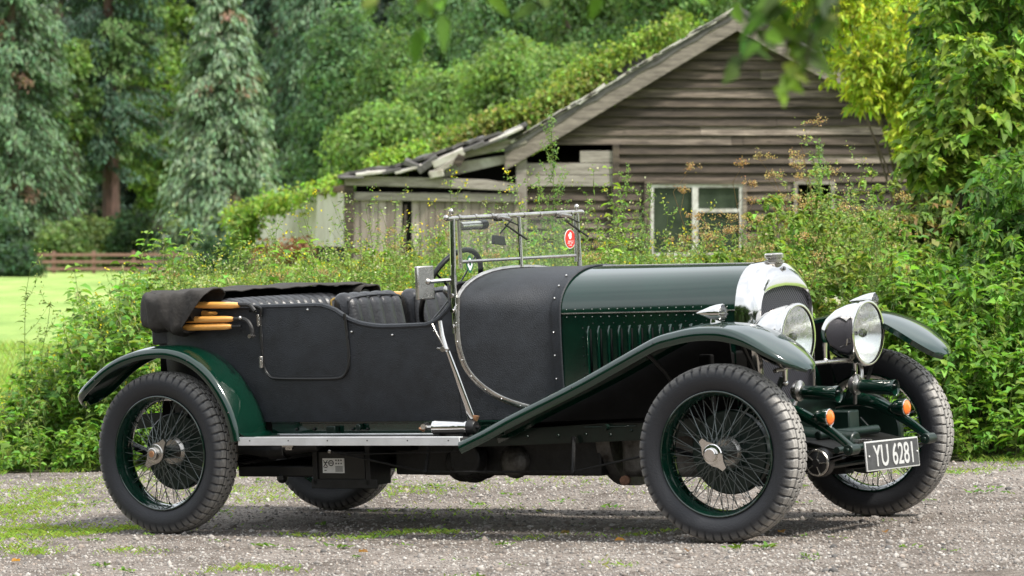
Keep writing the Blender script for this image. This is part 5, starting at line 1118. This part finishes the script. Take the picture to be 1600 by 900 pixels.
# windows
def window(u0, u1, v0, v1, mul, tran, name='window'):
    a, b2 = at(u0, v1, YBN), at(u1, v0, YBN); fr = MB(); t_ = .055
    y0_, y1_ = YBN - .05, YBN + .03
    fr.box(a[0], a[0] + t_, y0_, y1_, a[2], b2[2]); fr.box(b2[0] - t_, b2[0], y0_, y1_, a[2], b2[2]); fr.box(a[0] + t_, b2[0] - t_, y0_, y1_, b2[2] - t_, b2[2]); fr.box(a[0] + t_, b2[0] - t_, y0_, y1_, a[2], a[2] + t_)
    if mul: x = at(mul, 0, YBN)[0]; fr.box(x - .05, x + .05, y0_ - .003, y1_, a[2] + t_, b2[2] - t_)
    if tran: x = at(mul, 0, YBN)[0]; z_ = at(0, tran, YBN)[2]; fr.box(x + .05, b2[0] - t_, y0_ + .003, y1_, z_ - .03, z_ + .03)
    w_ = bb_(fr, name, WPAINT, ang=30); return w_, a, b2
w1, a, b2 = window(1016, 1160, 288, 400, 1086, 329)
WGL = mat('dusty green window glass', (.045, .06, .04), .18, 0, 0, 10, .3, 3, col2=(.02, .028, .02), rvar=.12)
m = MB(); m.box(a[0] + .05, b2[0] - .05, YBN, YBN + .006, a[2] + .05, b2[2] - .05); bb_(m, 'window_glass', WGL, w1)
m = MB(); m.box(a[0] - .10, a[0], YBN - .07, YBN + .02, a[2], b2[2] + .06); m.box(a[0] - .10, b2[0] + .08, YBN - .075, YBN + .02, b2[2] + .003, b2[2] + .07); m.box(b2[0], b2[0] + .07, YBN - .07, YBN + .02, a[2], b2[2] + .002); bb_(m, 'window_surround', WOODD, w1)
a, b2 = at(1246, 400, YBN), at(1298, 288, YBN); m = MB(); m.box(a[0] - .06, a[0], YBN - .05, YBN + .03, a[2], b2[2] + .05); m.box(b2[0], b2[0] + .06, YBN - .05, YBN + .03, a[2], b2[2] + .05); m.box(a[0], b2[0], YBN - .05, YBN + .03, b2[2], b2[2] + .05); bb_(m, 'open_window', WOODG)
# ---------------- lean-to with collapsed roof
lt = empty('lean_to_shed', (at(680, 400, YBN)[0], YBN, float(gz(-1.2, 64)))); tag(lt, 'collapsing grey plank lean-to with sagging broken roof against the left side of the barn', 'shed')
BI2 = Matrix.Translation(lt.location).inverted(); BI0 = BI
def lb_(m, name, mt, par=None, **k):
    m.v = [tuple(BI2 @ Vector(p)) for p in m.v]; return m.build(name, mt, par or lt, **k)
YL = YBN - .25
m = MB(); a, b2 = at(548, 440, YL), at(812, 306, YL); x = a[0]; i = 0
pw = [.16, .14, .15, .13, .16, .12]
while x < b2[0]:
    w_ = pw[i % 6] + RNG.normal(0, .008); u = 800 + F * x / YL
    if not (622 < u < 634): m.box(x + .004, x + w_ - .004, YL + RNG.normal(0, .006), YL + .03, float(gz(0, 64)) - .1, b2[2] + .05 + RNG.normal(0, .01))
    x += w_; i += 1
lb_(m, 'plank_wall', WOODV)
m = MB(); m.box(a[0] - .03, b2[0], YL + .12, YL + .14, float(gz(0, 64)) - .1, b2[2] + .02); lb_(m, 'interior_shade_sheet', DARKI)  # near-black sheet paints the shade behind the plank gaps
def lplank(pts, name, mt, y0, y1, **k):
    m = MB(); m.prism([(at(u, v, YL)[0], at(u, v, YL)[2]) for u, v in pts], lambda a, b_, d: V(a, d, b_), YL + y0, YL + y1); return lb_(m, name, mt, bevel=.008, **k)
lplank([(546, 300), (812, 303), (812, 316), (546, 313)], 'top_rail', WOODG, -.06, -.01)
lplank([(538, 276), (560, 275), (690, 278), (760, 281), (810, 288), (812, 299), (700, 294), (600, 291), (540, 290)], 'wall_plate', WOODG, -.14, -.02)
lplank([(538, 284), (553, 284), (553, 440), (538, 440)], 'corner_post', WOODD, -.10, 0.0)
lplank([(632, 320), (636, 320), (633, 440), (626, 440)], 'loose_plank', WOODD, -.03, .0)
m = MB(); m.prism([(at(u, v, YL)[0], at(u, v, YL)[2]) for u, v in ((552, 312), (552, 270), (800, 232), (815, 232), (815, 312))], lambda a, b_, d: V(a, d, b_), YL + 1.2, YL + 1.3); lb_(m, 'interior_shade_panel', DARKI)  # near-black panel paints the dark interior under the broken roof
lplank([(672, 262), (700, 255), (805, 240), (805, 252), (700, 276), (678, 279)], 'fallen_white_sheet', PALEW, .15, .2)
lplank([(700, 240), (760, 226), (822, 212), (824, 224), (768, 238), (704, 252)], 'rafter', WOODG, -.05, .06)
lplank([(640, 262), (800, 222), (812, 216), (812, 221), (645, 268)], 'under_rafter', WOODD, .3, .4)
# roof sheets sloping back, ragged front edge
Gd = []; us = np.linspace(528, 824, 34)
for i, u in enumerate(us):
    v = np.interp(u, [528, 560, 620, 680, 740, 800, 824], [277, 270, 262, 242, 222, 207, 197]); p = at(u, v, YL - .2); r_ = RNG.normal(0, .03); Gd.append([p + V(0, y + (r_ if y == 0 else 0), (.0 if y == 0 else -.03 * math.sin(i * .7 + y)) + RNG.normal(0, .012)) for y in np.linspace(0, 4.5, 9)])
m = MB(); m.shell(Gd, .05); lb_(m, 'roof', FELT)
for i, (u, v, L_, hh, tilt, mt) in enumerate([(590, 268, .2, .05, 4, PALEW), (612, 266, .16, .06, 10, FELT), (640, 263, .25, .05, 15, PALEW), (575, 270, .2, .05, 6, PALEW), (700, 246, .28, .12, 24, PALEW), (668, 256, .2, .12, 35, FELT), (648, 258, .18, .09, -20, FELT), (730, 232, .3, .06, 22, FELT), (765, 222, .3, .05, 20, FELT), (690, 262, .24, .09, 30, WOODG), (790, 210, .3, .05, 24, PALEW), (716, 250, .10, .14, 60, WOODD), (550, 276, .2, .04, 0, FELT), (682, 270, .12, .12, 10, PALEW)]):
    p = at(u, v, YL - .15); m = MB(); Mx = Matrix.Translation(p) @ Matrix.Rotation(rad(-tilt), 4, 'Y') @ Matrix.Rotation(rad(8), 4, 'X'); m.box(-L_, L_, -.15, .2, -hh / 2, hh / 2, Mx); lb_(m, 'broken_roof_piece', mt, bevel=.012)
# receding side wall of pale cement sheets
P0, P1 = at(546, 300, YL), at(404, 327, YL + 9); B0, B1 = at(546, 385, YL), at(400, 386, YL + 9); Gd = []
for i in range(40):
    q = i / 39; a = P0 + (P1 - P0) * q; b_ = B0 + (B1 - B0) * q; w_ = .04 * math.sin(q * 60); Gd.append([a + V(w_, 0, .05 * math.sin(q * 4)), a * .5 + b_ * .5 + V(w_, 0, 0), b_ + V(w_, 0, 0)])
m = MB(); m.shell(Gd, .02); lb_(m, 'side_wall', ASB)
m = MB(); m.tube([P0 + V(0, -.05, .06), (P0 + P1) / 2 + V(0, -.05, .12), P1 + V(0, -.05, .06)], .07, 6); lb_(m, 'eaves_edge', RUST)
m = MB(); m.prism([(0, float(gz(-2, 66)) - .3), (1, float(gz(-2, 66)) - .3), (1, B0[2]), (0, B1[2])], lambda a, b_, d: V(B1[0] + (B0[0] - B1[0]) * a, B1[1] + (B0[1] - B1[1]) * a + d, b_), .25, .3); lb_(m, 'gap_shade_sheet', DARKI)  # near-black sheet paints the shaded gap below the wall sheets
# ---------------------------------------------------------------- post-and-rail fence
FW = mat('brown stained fence', (.20, .11, .085), .8, 0, .4, 20, .25, 4)
fe = empty('rail_fence', at(180, 427, 195)); tag(fe, 'brown post and rail fence across the far side of the pasture', 'fence'); fl_ = Vector(fe.location)
zf = [float(gz(-20, 195))]
for i in range(7):
    p = at(84 + 62.5 * i - 62.5, 427, 195); m = MB(); m.box(-.09, .09, -.05, .05, -.2, 1.13); o = m.build('post', FW, fe); o.location = Vector(p) - fl_
for v in (398, 409, 420):
    a, b_ = at(-30, v, 194.9), at(420, v, 194.9); m = MB(); m.box(a[0], b_[0], -.02, .02, -.07, .07); o = m.build('rail', FW, fe); o.location = Vector((-fl_[0], a[1] - fl_[1], a[2] - fl_[2]))
# stone ball finial on a pier
m = MB(); m.lathe([(-3, .3), (-.55, .3), (-.5, .42), (-.35, .42), (-.3, .22), (-.15, .16), (-.05, .25), (0, .32), (.12, .36), (.24, .32), (.34, .2), (.38, 0)], (0, 0, 0), (0, 0, 1), 20); o = m.build('stone_finial', mat('grey stone', (.16, .15, .15), .9, 0, .4, 9, .3, 4)); o.location = at(62, 352, 205); tag(o, 'grey stone ball finial showing above the shrubs behind the fence', 'ornament')
# ================================================================ TREES
def trunk(Lname, par, h, r, m_, lean=(0, 0), base=-1.0, limbs=()):
    m = MB(); t_ = np.linspace(0, 1, 9); P = [V(lean[0] * q + .12 * r * math.sin(q * 7), lean[1] * q, base + (h - base) * q) for q in t_]; m.tube(P, [r * (1 - .85 * q) * (1.35 if q == 0 else 1) + .02 for q in t_], 9)
    for a, b_, rr_ in limbs: m.tube([V(*a), (V(*a) + V(*b_)) / 2 + V(0, 0, .15), V(*b_)], [rr_, rr_ * .7, rr_ * .3], 6)
    return m.build(Lname, m_, par)
def conifer(u, d, vtop, vbase, halfw, label, cols, droop=.55, bare=0, trunk_m=BARK, dens=1.0, seed=1, gap=0, leafL=.30):
    x = (u - 800) / F * d; zb_ = float(gz(x, d)); ztop = at(0, vtop, d)[2]; h_ = ztop - zb_; R = halfw / F * d
    tr = empty('conifer_tree', (x, d, zb_)); tag(tr, label, 'tree', 'trees along the far edge of the pasture')
    trunk('trunk', tr, h_ * .96, .28 + h_ * .011, trunk_m); Lv = Leaves()
    nb = int(360 * dens)
    for i in range(nb):
        q = bare + (1 - bare) * (i + RNG.random()) / nb; z = h_ * q; a = RNG.uniform(0, 6.28); rl = R * (1 - (q - bare) / (1 - bare))**.62 * RNG.uniform(.65, 1.08) * (1 if q > bare + .05 else .8) + .3
        if math.sin(a) > .55 and RNG.random() < .6: continue
        t_ = np.linspace(.12, 1, 8); P = np.stack([np.cos(a) * rl * t_, np.sin(a) * rl * t_, z + rl * (.22 * t_ - droop * t_**2)], 1)
        if rl > 1.5: Lv.stem(P, .05, (.06, .045, .035))
        n = int(22 + rl * 26); s_ = RNG.random(n)**.75; c = along(P, s_) + RNG.normal(0, .10 + .05 * rl, (n, 3)) * V(1, 1, .5); side = np.stack([-np.sin(a) * np.ones(n), np.cos(a) * np.ones(n), np.zeros(n)], 1) * RNG.choice([-1, 1], (n, 1))
        d_ = V(math.cos(a), math.sin(a), -.35) + side * .7 + RNG.normal(0, .25, (n, 3)) - V(0, 0, droop); ci = cols[RNG.choice(len(cols), p=[.64, .325, .035] if len(cols) == 3 else None)]; Lv.dia(c, d_, V(0, 0, 1) + RNG.normal(0, .5, (n, 3)), leafL * RNG.uniform(.7, 1.3, n), leafL * .38, rc(ci, n, .22, .08), .35)
    Lv.build('crown', NEEDLE, tr); return tr
def broadleaf(name, u, d, vtop, halfw, label, col, col2=None, nclump=70, leaf=.26, cr=1.0, vbot=None, group='trees along the far edge of the pasture', n_leaf=110, ry=None, trans=LEAF, low_=0.12):
    x = (u - 800) / F * d; zb_ = float(gz(x, d)); ztop = at(0, vtop, d)[2]; h_ = ztop - zb_; R = halfw / F * d; ry = ry or R
    tr = empty(name, (x, d, zb_)); tag(tr, label, 'tree' if 'tree' in name else 'bush', group); Lv = Leaves(); lim = []
    for i in range(nclump):
        while True:
            p = RNG.uniform(-1, 1, 3); r2 = (p**2).sum()
            if .25 < r2 < 1 and (p[1] < .5): break
        c = V(p[0] * R, p[1] * ry, h_ * (low_ + (1 - low_) * (.5 + .5 * p[2]))); k = cr * RNG.uniform(.6, 1.25); n = n_leaf
        o = rdir(n) * V(1, 1, .75); o = o * (RNG.random((n, 1))**.4) * k; nr = nrm(o + RNG.normal(0, .35, (n, 3))); dd = nrm(np.cross(nr, rdir(n))) + V(0, 0, -.25); cc = col if (col2 is None or RNG.random() < .7) else col2
        Lv.dia(c + o, dd, nr, leaf * RNG.uniform(.7, 1.35, n), leaf * .62, rc(cc, n, .2, .08) * RNG.uniform(.6, 1.35), .2)
        if i % 6 == 0: lim.append(((0, 0, h_ * .35), tuple(c), .05 + .01 * h_))
    trunk('trunk', tr, h_ * .8, .05 + .02 * h_, BARK, limbs=lim); Lv.build('crown', trans, tr); return tr
BG = (.085, .135, .095); BGD = (.045, .080, .050); BRNC = (.17, .11, .07); GRC = (.075, .125, .05)
conifer(20, 205, -260, 0, 120, 'blue green drooping conifer at the left edge of the picture', [(.12, .20, .105), (.09, .155, .08), BRNC], .5, .02, dens=1.1)
conifer(172, 212, -300, 0, 115, 'dark conifer with a tall bare reddish trunk', [(.05, .10, .06), (.09, .16, .05), (.04, .075, .05)], .4, .20, BARKR, .9)
conifer(345, 198, -40, 0, 112, 'big pale blue green spruce with hanging sprays behind the fence', [(.19, .27, .165), (.13, .21, .115), BRNC], .6, .01, dens=1.5)
conifer(505, 215, -210, 0, 130, 'dark green conifer with long drooping curtains right of the pale spruce', [(.115, .195, .105), (.08, .15, .08), (.05, .10, .06)], .75, .02, dens=1.2)
conifer(430, 228, -260, 0, 110, 'dark conifer in the gap behind the pale spruce', [(.05, .10, .055), (.045, .085, .05), BRNC], .5, .03)
conifer(95, 232, -260, 0, 100, 'thin dark conifer with sky showing through it', [(.035, .065, .045), (.05, .09, .05), (.03, .05, .04)], .5, .05, dens=.55)
broadleaf('broadleaf_tree', 245, 222, -60, 62, 'bright yellow green tree squeezed between the bare trunk and the spruce', (.12, .20, .04), (.08, .14, .035), 60, .38, 1.3)
broadleaf('broadleaf_tree', 120, 209, 60, 34, 'small light green tree in front of the dark conifers', (.12, .20, .05), (.08, .14, .04), 22, .34, .9, low_=.45)
far = [(610, 150, 60, 75, 'round dark green tree nearest the conifers', 0), (700, 165, -60, 95, 'tall dark tree whose top leaves the picture left of centre', 1), (690, 122, 108, 62, 'mid green bushy tree above the shed roof', 2), (600, 112, 170, 62, 'low rounded green tree just left above the shed roof', 2), (820, 160, -90, 110, 'broad dark green tree behind the top of the roof slope', 1), (790, 115, 55, 60, 'mid green domed tree above the middle of the roof slope', 2), (930, 150, -110, 90, 'dark tree left of the barn ridge', 0), (1040, 140, -130, 90, 'tall green tree directly behind the barn ridge', 0), (540, 170, 20, 60, 'dull green tree between the conifers and the rounded trees', 1), (880, 108, 60, 48, 'small mid green tree behind the overgrown roof', 2), (1160, 145, -150, 100, 'tall green tree right behind the barn ridge', 0), (1280, 140, -160, 100, 'tall green tree far behind the right roof slope', 0)]
CF = [((.11, .19, .06), (.085, .155, .055)), ((.095, .175, .075), (.075, .14, .06)), ((.16, .26, .07), (.12, .20, .06))]
for u, d, vt, hw_, lab, k in far: broadleaf('broadleaf_tree', u, d, vt, hw_, lab, *CF[k], nclump=int(50 + hw_ * .8), leaf=.0014 * d, cr=.0080 * d, n_leaf=240)
for u, d, vt, hw_, lab in ((985, 88, 45, 42, 'bright sunlit tree just left of the barn ridge'), (910, 82, 105, 40, 'bright yellow green bush hanging over the roof slope'), (1065, 92, 5, 48, 'bright leafy tree crowning the barn ridge'), (850, 80, 190, 26, 'low bright bush over the foot of the barn roof')):
    broadleaf('roadside_tree', u, d, vt, hw_, lab, (.17, .26, .04), (.12, .20, .035), 46, .13, .55, group='bright trees behind the barn')
for u, d, vt, hw_, lab, c in ((-8, 185, 338, 36, 'dark round shrub at the left end of the fence', (.05, .10, .05)), (100, 200, 350, 45, 'pale green shrub behind the fence', (.13, .20, .07)), (215, 203, 335, 40, 'dark green shrub behind the middle of the fence', (.06, .11, .05)), (150, 207, 345, 35, 'pale shrub beside the stone finial', (.12, .18, .06)), (345, 190, 378, 30, 'low dark shrub at the right end of the fence', (.05, .10, .045)), (10, 178, 392, 46, 'dark low shrub in front of the fence at the left edge', (.045, .09, .045))):
    broadleaf('shrub_bush', u, d, vt, hw_, lab, c, None, 40, .26, .7, group='shrubs along the fence', low_=.0)
# distant wood closing the view, and more clumps clothing the added hill
fw2 = Leaves()
for i in range(3600):
    d = RNG.uniform(240, 275) if i < 1800 else 245 + 400 * RNG.random()
    x = RNG.uniform(-48, 52) if i < 1800 else RNG.uniform(-60, 80); z0 = float(gz(x, d)); z = z0 + (25 if i < 1800 else 14) * RNG.random()**1.25; n = 90 if i < 1800 else 60; u = 800 + F * x / d; s_ = 1 if i < 1800 else 1.9
    if 60 < u < 95 and z > 8 and RNG.random() < .8: continue
    c = V(x, d, z) + rdir(n) * RNG.random((n, 1)) * V(1.9, 1, 1.7) * s_; fw2.dia(c, rdir(n) + V(0, 0, -.4), rdir(n) + V(0, -.6, .2), .6 * s_, .4 * s_, rc((.028, .05, .032), n), .2)
fw2.build('distant_wood', NEEDLE)['kind'] = 'stuff'
# ivy on the roofs and corner
def mound(name, pts, label, col, n=900, leaf=.09, sp=.22, cat='ivy', trunk_=False, col2=None, d2=.6):
    Lv = Leaves(); o0 = at(*pts[0]); 
    for i in range(n):
        j = RNG.integers(len(pts) - 1); q = RNG.random(); a, b_ = at(*pts[j]), at(*pts[j + 1]); c = a + (b_ - a) * q - o0 + RNG.normal(0, sp, 3) * V(1, 1.5, .7); k = 7
        Lv.dia(c + RNG.normal(0, .07, (k, 3)), rdir(k) + V(0, -.4, .1), rdir(k) + V(0, -.3, .6), leaf * RNG.uniform(.7, 1.3, k), leaf * .75, rc(col if (col2 is None or RNG.random() < d2) else col2, k, .25), .3)
    o = Lv.build(name, LEAF); o.location = o0; tag(o, label, cat, 'climbers over the barn and shed'); return o
mound('ivy', [(585, 262, YL + 1), (620, 250, YL + 1.2), (655, 240, YL + 1.4)], 'bright green climber on the low shed roof', (.20, .32, .05), 260, sp=.12)
mound('ivy', [(470, 306, YL + 4), (520, 292, YL + 2), (535, 288, YL + 1)], 'bright climber along the shed eaves', (.20, .32, .05), 110, sp=.07)
mound('ivy', [(365, 345, YL + 5), (385, 330, YL + 5), (425, 318, YL + 4), (460, 312, YL + 3)], 'yellow green climber hanging at the far left corner of the shed', (.20, .30, .05), 260, sp=.10)
mound('ivy', [(380, 385, YL + 4.5), (385, 355, YL + 4.5), (378, 335, YL + 4.5)], 'dense climber hanging down the left end of the pale shed wall', (.16, .26, .05), 230, sp=.11)
mound('ivy', [(690, 228, YL + 2), (760, 195, YL + 2.5), (820, 178, YBN + 2), (880, 150, YBN + 2.5), (940, 122, YBN + 3)], 'rambling mixed climber spread over the left barn roof', (.17, .25, .05), 900, sp=.10, col2=(.24, .25, .08), d2=.7)
mound('ivy', [(880, 130, YBN + 3), (930, 105, YBN + 3), (990, 70, YBN + 3.4), (1060, 40, YBN + 3.5)], 'bright leafy growth along the upper barn roof', (.19, .28, .05), 300, sp=.10)
mound('dry_stems', [(430, 400, YL - 2), (480, 392, YL - 2), (410, 398, YL)], 'rusty brown dead stems under the pale shed wall', (.17, .085, .045), 130, .09, .09, 'plant')
# ---------------------------------------------------------------- right-hand hedge trees
def hedge(name, label, boxes, d0, d1, col, col2, n, leaf, seed, trunkp, cat='tree', wid=.5, vary=.3, cl=.20, m_=12):
    """sprays of leaves filling a picture-bounded volume"""
    dm = (d0 + d1) / 2; ox, _, _ = at(trunkp, 400, dm); zb_ = float(gz(ox, dm)); tr = empty(name, (ox, dm, zb_)); tag(tr, label, cat, 'hedge on the right of the barn'); Lv = Leaves(); org = V(ox, dm, zb_); tips = []
    for i in range(n):
        u0, u1, v0, v1 = boxes[RNG.integers(len(boxes))]; d = d0 + (d1 - d0) * RNG.random()**1.5; c = at(RNG.uniform(u0, u1), RNG.uniform(v0, v1), d) - org
        if c[2] < 0.02: continue
        a = RNG.uniform(0, 6.28); ax_ = V(math.cos(a), math.sin(a) * .8 - .45, RNG.uniform(-.35, .45)); t_ = np.linspace(0, 1, 4); P = c + np.outer(t_, ax_ * cl) - np.outer(t_**2, V(0, 0, .05)); Lv.stem(P, .003, (.10, .08, .04))
        k = m_; q = RNG.random(k); dd = ax_ + rdir(k) * 1.0 + V(0, -.15, -.1); cc = col if RNG.random() < .72 else col2; Lv.leaf(along(P, q), dd, V(0, -.15, 1) + RNG.normal(0, .4, (k, 3)), leaf * RNG.uniform(.55, 1.25, k), leaf * wid, rc(cc, k, vary * .8, .1) * RNG.uniform(.8, 1.2), .45, .2)
        if i % max(1, n // 14) == 0: tips.append(c)
    trunk('trunk', tr, 1.6, .09, BARK, limbs=[((0, 0, .4 + .08 * j), tuple(c), .018) for j, c in enumerate(tips)]); Lv.build('crown', LEAF, tr); return tr
hedge('hedge_tree', 'bright yellow green bush overlapping the right roof slope of the barn', [(1300, 1470, -60, 130), (1335, 1480, 90, 170), (1405, 1500, 160, 235), (1220, 1360, -80, 30), (1440, 1500, 220, 300)], 46, 50, (.38, .46, .05), (.25, .36, .05), 3000, .095, 1, 1440, wid=.5)
hedge('hedge_tree', 'darker green broad leaved tree at the right edge of the picture', [(1450, 1720, -150, 160), (1470, 1720, 100, 330), (1520, 1720, 300, 420)], 31, 34.5, (.11, .21, .035), (.16, .27, .045), 3200, .095, 2, 1600, wid=.62)
hedge('hedge_bush', 'mottled yellow and green maple sprays in front of the dark tree', [(1450, 1580, 150, 290), (1435, 1540, 210, 275), (1490, 1600, 60, 200)], 29.5, 30.8, (.17, .28, .045), (.24, .34, .05), 380, .095, 3, 1540, 'bush', .85)
hedge('hedge_bush', 'tangled olive and brown bush under the hedge trees', [(1430, 1700, 300, 420), (1350, 1500, 335, 390)], 29, 31.5, (.12, .19, .04), (.22, .17, .06), 1500, .07, 4, 1500, 'bush')
hedge('hedge_bush', 'glossy dark elder with long leaves at the right edge', [(1530, 1700, 240, 560), (1560, 1700, 300, 520)], 25.5, 27.5, (.075, .165, .03), (.12, .23, .035), 1100, .085, 5, 1640, 'bush', .42)
for Xt, Yt in ((6.5, 30), (7.5, 40), (8.2, 26), (9, 50)):
    broadleaf('hedge_tree', 800 + F * Xt / Yt, Yt, 341 - F * 4.4 / Yt, F * 1.5 / Yt, 'green hedge tree beyond the right edge of the picture', (.09, .16, .035), (.14, .22, .04), 60, .12, .5, group='hedge on the right of the barn', n_leaf=90)
# ---------------------------------------------------------------- overhanging branch close to the camera
def spray(Lv, tip, base, n=9, leaf=.062, col=(.11, .23, .025)):
    t_ = np.linspace(0, 1, 7); P = base + np.outer(t_, tip - base) + np.outer(np.sin(t_ * 3.1), V(0, 0, .03)); Lv.stem(P, .004, (.06, .05, .03)); q = np.linspace(.35, 1, n); c = along(P, q); d = (tip - base)[None] * .4 + rdir(n) * V(.3, .2, .12) + V(0, 0, -.06); Lv.leaf(c, d, V(0, -.8, .5) + RNG.normal(0, .35, (n, 3)), leaf * RNG.uniform(.8, 1.25, n), leaf * .62, rc(col, n, .3), .35, .12)
ov = empty('overhanging_tree', (3.4, 8.6, float(gz(3.4, 8.6)))); tag(ov, 'dark out of focus leafy branch hanging in from the top of the picture', 'tree'); oo = V(*ov.location)
Lv = Leaves(); DB = 6.9
for tu, tv, bu, bv, n, c in ((655, 48, 640, -60, 8, (.11, .24, .025)), (590, 12, 600, -90, 5, (.11, .23, .025)), (690, 22, 660, -70, 5, (.11, .23, .025)), (842, 12, 850, -80, 4, (.08, .16, .02)), (1145, 30, 1180, -70, 5, (.09, .20, .02)), (1155, 128, 1230, -10, 7, (.06, .14, .02)), (1215, 160, 1250, 20, 6, (.14, .22, .02)), (1260, 120, 1290, -20, 8, (.07, .15, .015)), (1310, 55, 1290, -60, 6, (.04, .09, .015)), (1190, 90, 1240, -20, 6, (.08, .18, .02)), (1240, 145, 1270, 30, 5, (.10, .18, .02)), (940, -8, 950, -80, 4, (.11, .23, .025)), (1060, -15, 1080, -90, 5, (.11, .23, .025)), (760, -12, 740, -90, 5, (.11, .23, .025)), (1280, 20, 1260, -70, 9, (.07, .15, .015)), (1225, 40, 1230, -60, 8, (.05, .10, .015))): spray(Lv, at(tu, tv - 22 if tu > 1100 else tv, DB) - oo, at(bu, bv, DB + .1) - oo, n + 2, .047, tuple(x * .85 for x in c))
for i in range(120):
    c = V(RNG.uniform(-2.2, 3.6), RNG.uniform(7.4, 10), 0); c[2] = 2.25 + (c[0] + 2.2) * .28 + RNG.normal(0, .25) + (c[1] - 8.2) * .12
    if c[2] < 2.16 + (c[1] - 8) * .06: continue
    k = 10; Lv.leaf(c + RNG.normal(0, .09, (k, 3)) - oo, rdir(k) + V(0, 0, -.3), V(0, 0, 1) + RNG.normal(0, .4, (k, 3)), .06, .04, rc((.11, .23, .025), k), .3)
m = MB(); m.tube([V(0, 0, -.2), V(.05, 0, 1.5), V(-.1, 0, 3.2), V(.2, .2, 5)], [.17, .14, .11, .05], 10); m.tube(spline([V(-.05, 0, 2.6), V(-1.2, -.2, 2.75), V(-2.6, -.3, 2.45), V(-4.2, -.3, 2.3), V(-5.2, -.3, 2.25)], 5), [.06 - .045 * i / 20 for i in range(21)], 7); m.build('trunk', BARK, ov); Lv.build('crown', LEAF, ov)
# trees behind the camera, seen only in the paint and the nickel
for i, (x, y, h_) in enumerate(((-14, 12, 4), (-15, 16, 4), (-13.5, 8, 4), (-16, 20, 4), (-15, 4, 4), (-16, -1, 4), (-15, -6, 4), (-10, -9, 4), (-5, -10, 4), (0, -10.5, 4), (5, -10, 4), (10, -9, 4), (15, -6, 5), (19, -1, 6), (22, 6, 8), (24, 13, 9), (22, 20, 9))):
    tr = empty('broadleaf_tree', (x, y, float(gz(x, y)))); tag(tr, 'tree standing behind the photographer, seen only as a reflection', 'tree', 'trees behind the photographer'); Lv = Leaves()
    for k in range(90):
        c = V(RNG.normal(0, 1.8), RNG.normal(0, 1.2), RNG.uniform(.0, h_)); n = 40; Lv.dia(c + rdir(n) * RNG.random((n, 1)) * 1.1, rdir(n), rdir(n), .5, .35, rc((.035, .075, .02), n), .2)
    trunk('trunk', tr, h_ * .8, .25, BARK); Lv.build('crown', LEAF, tr)
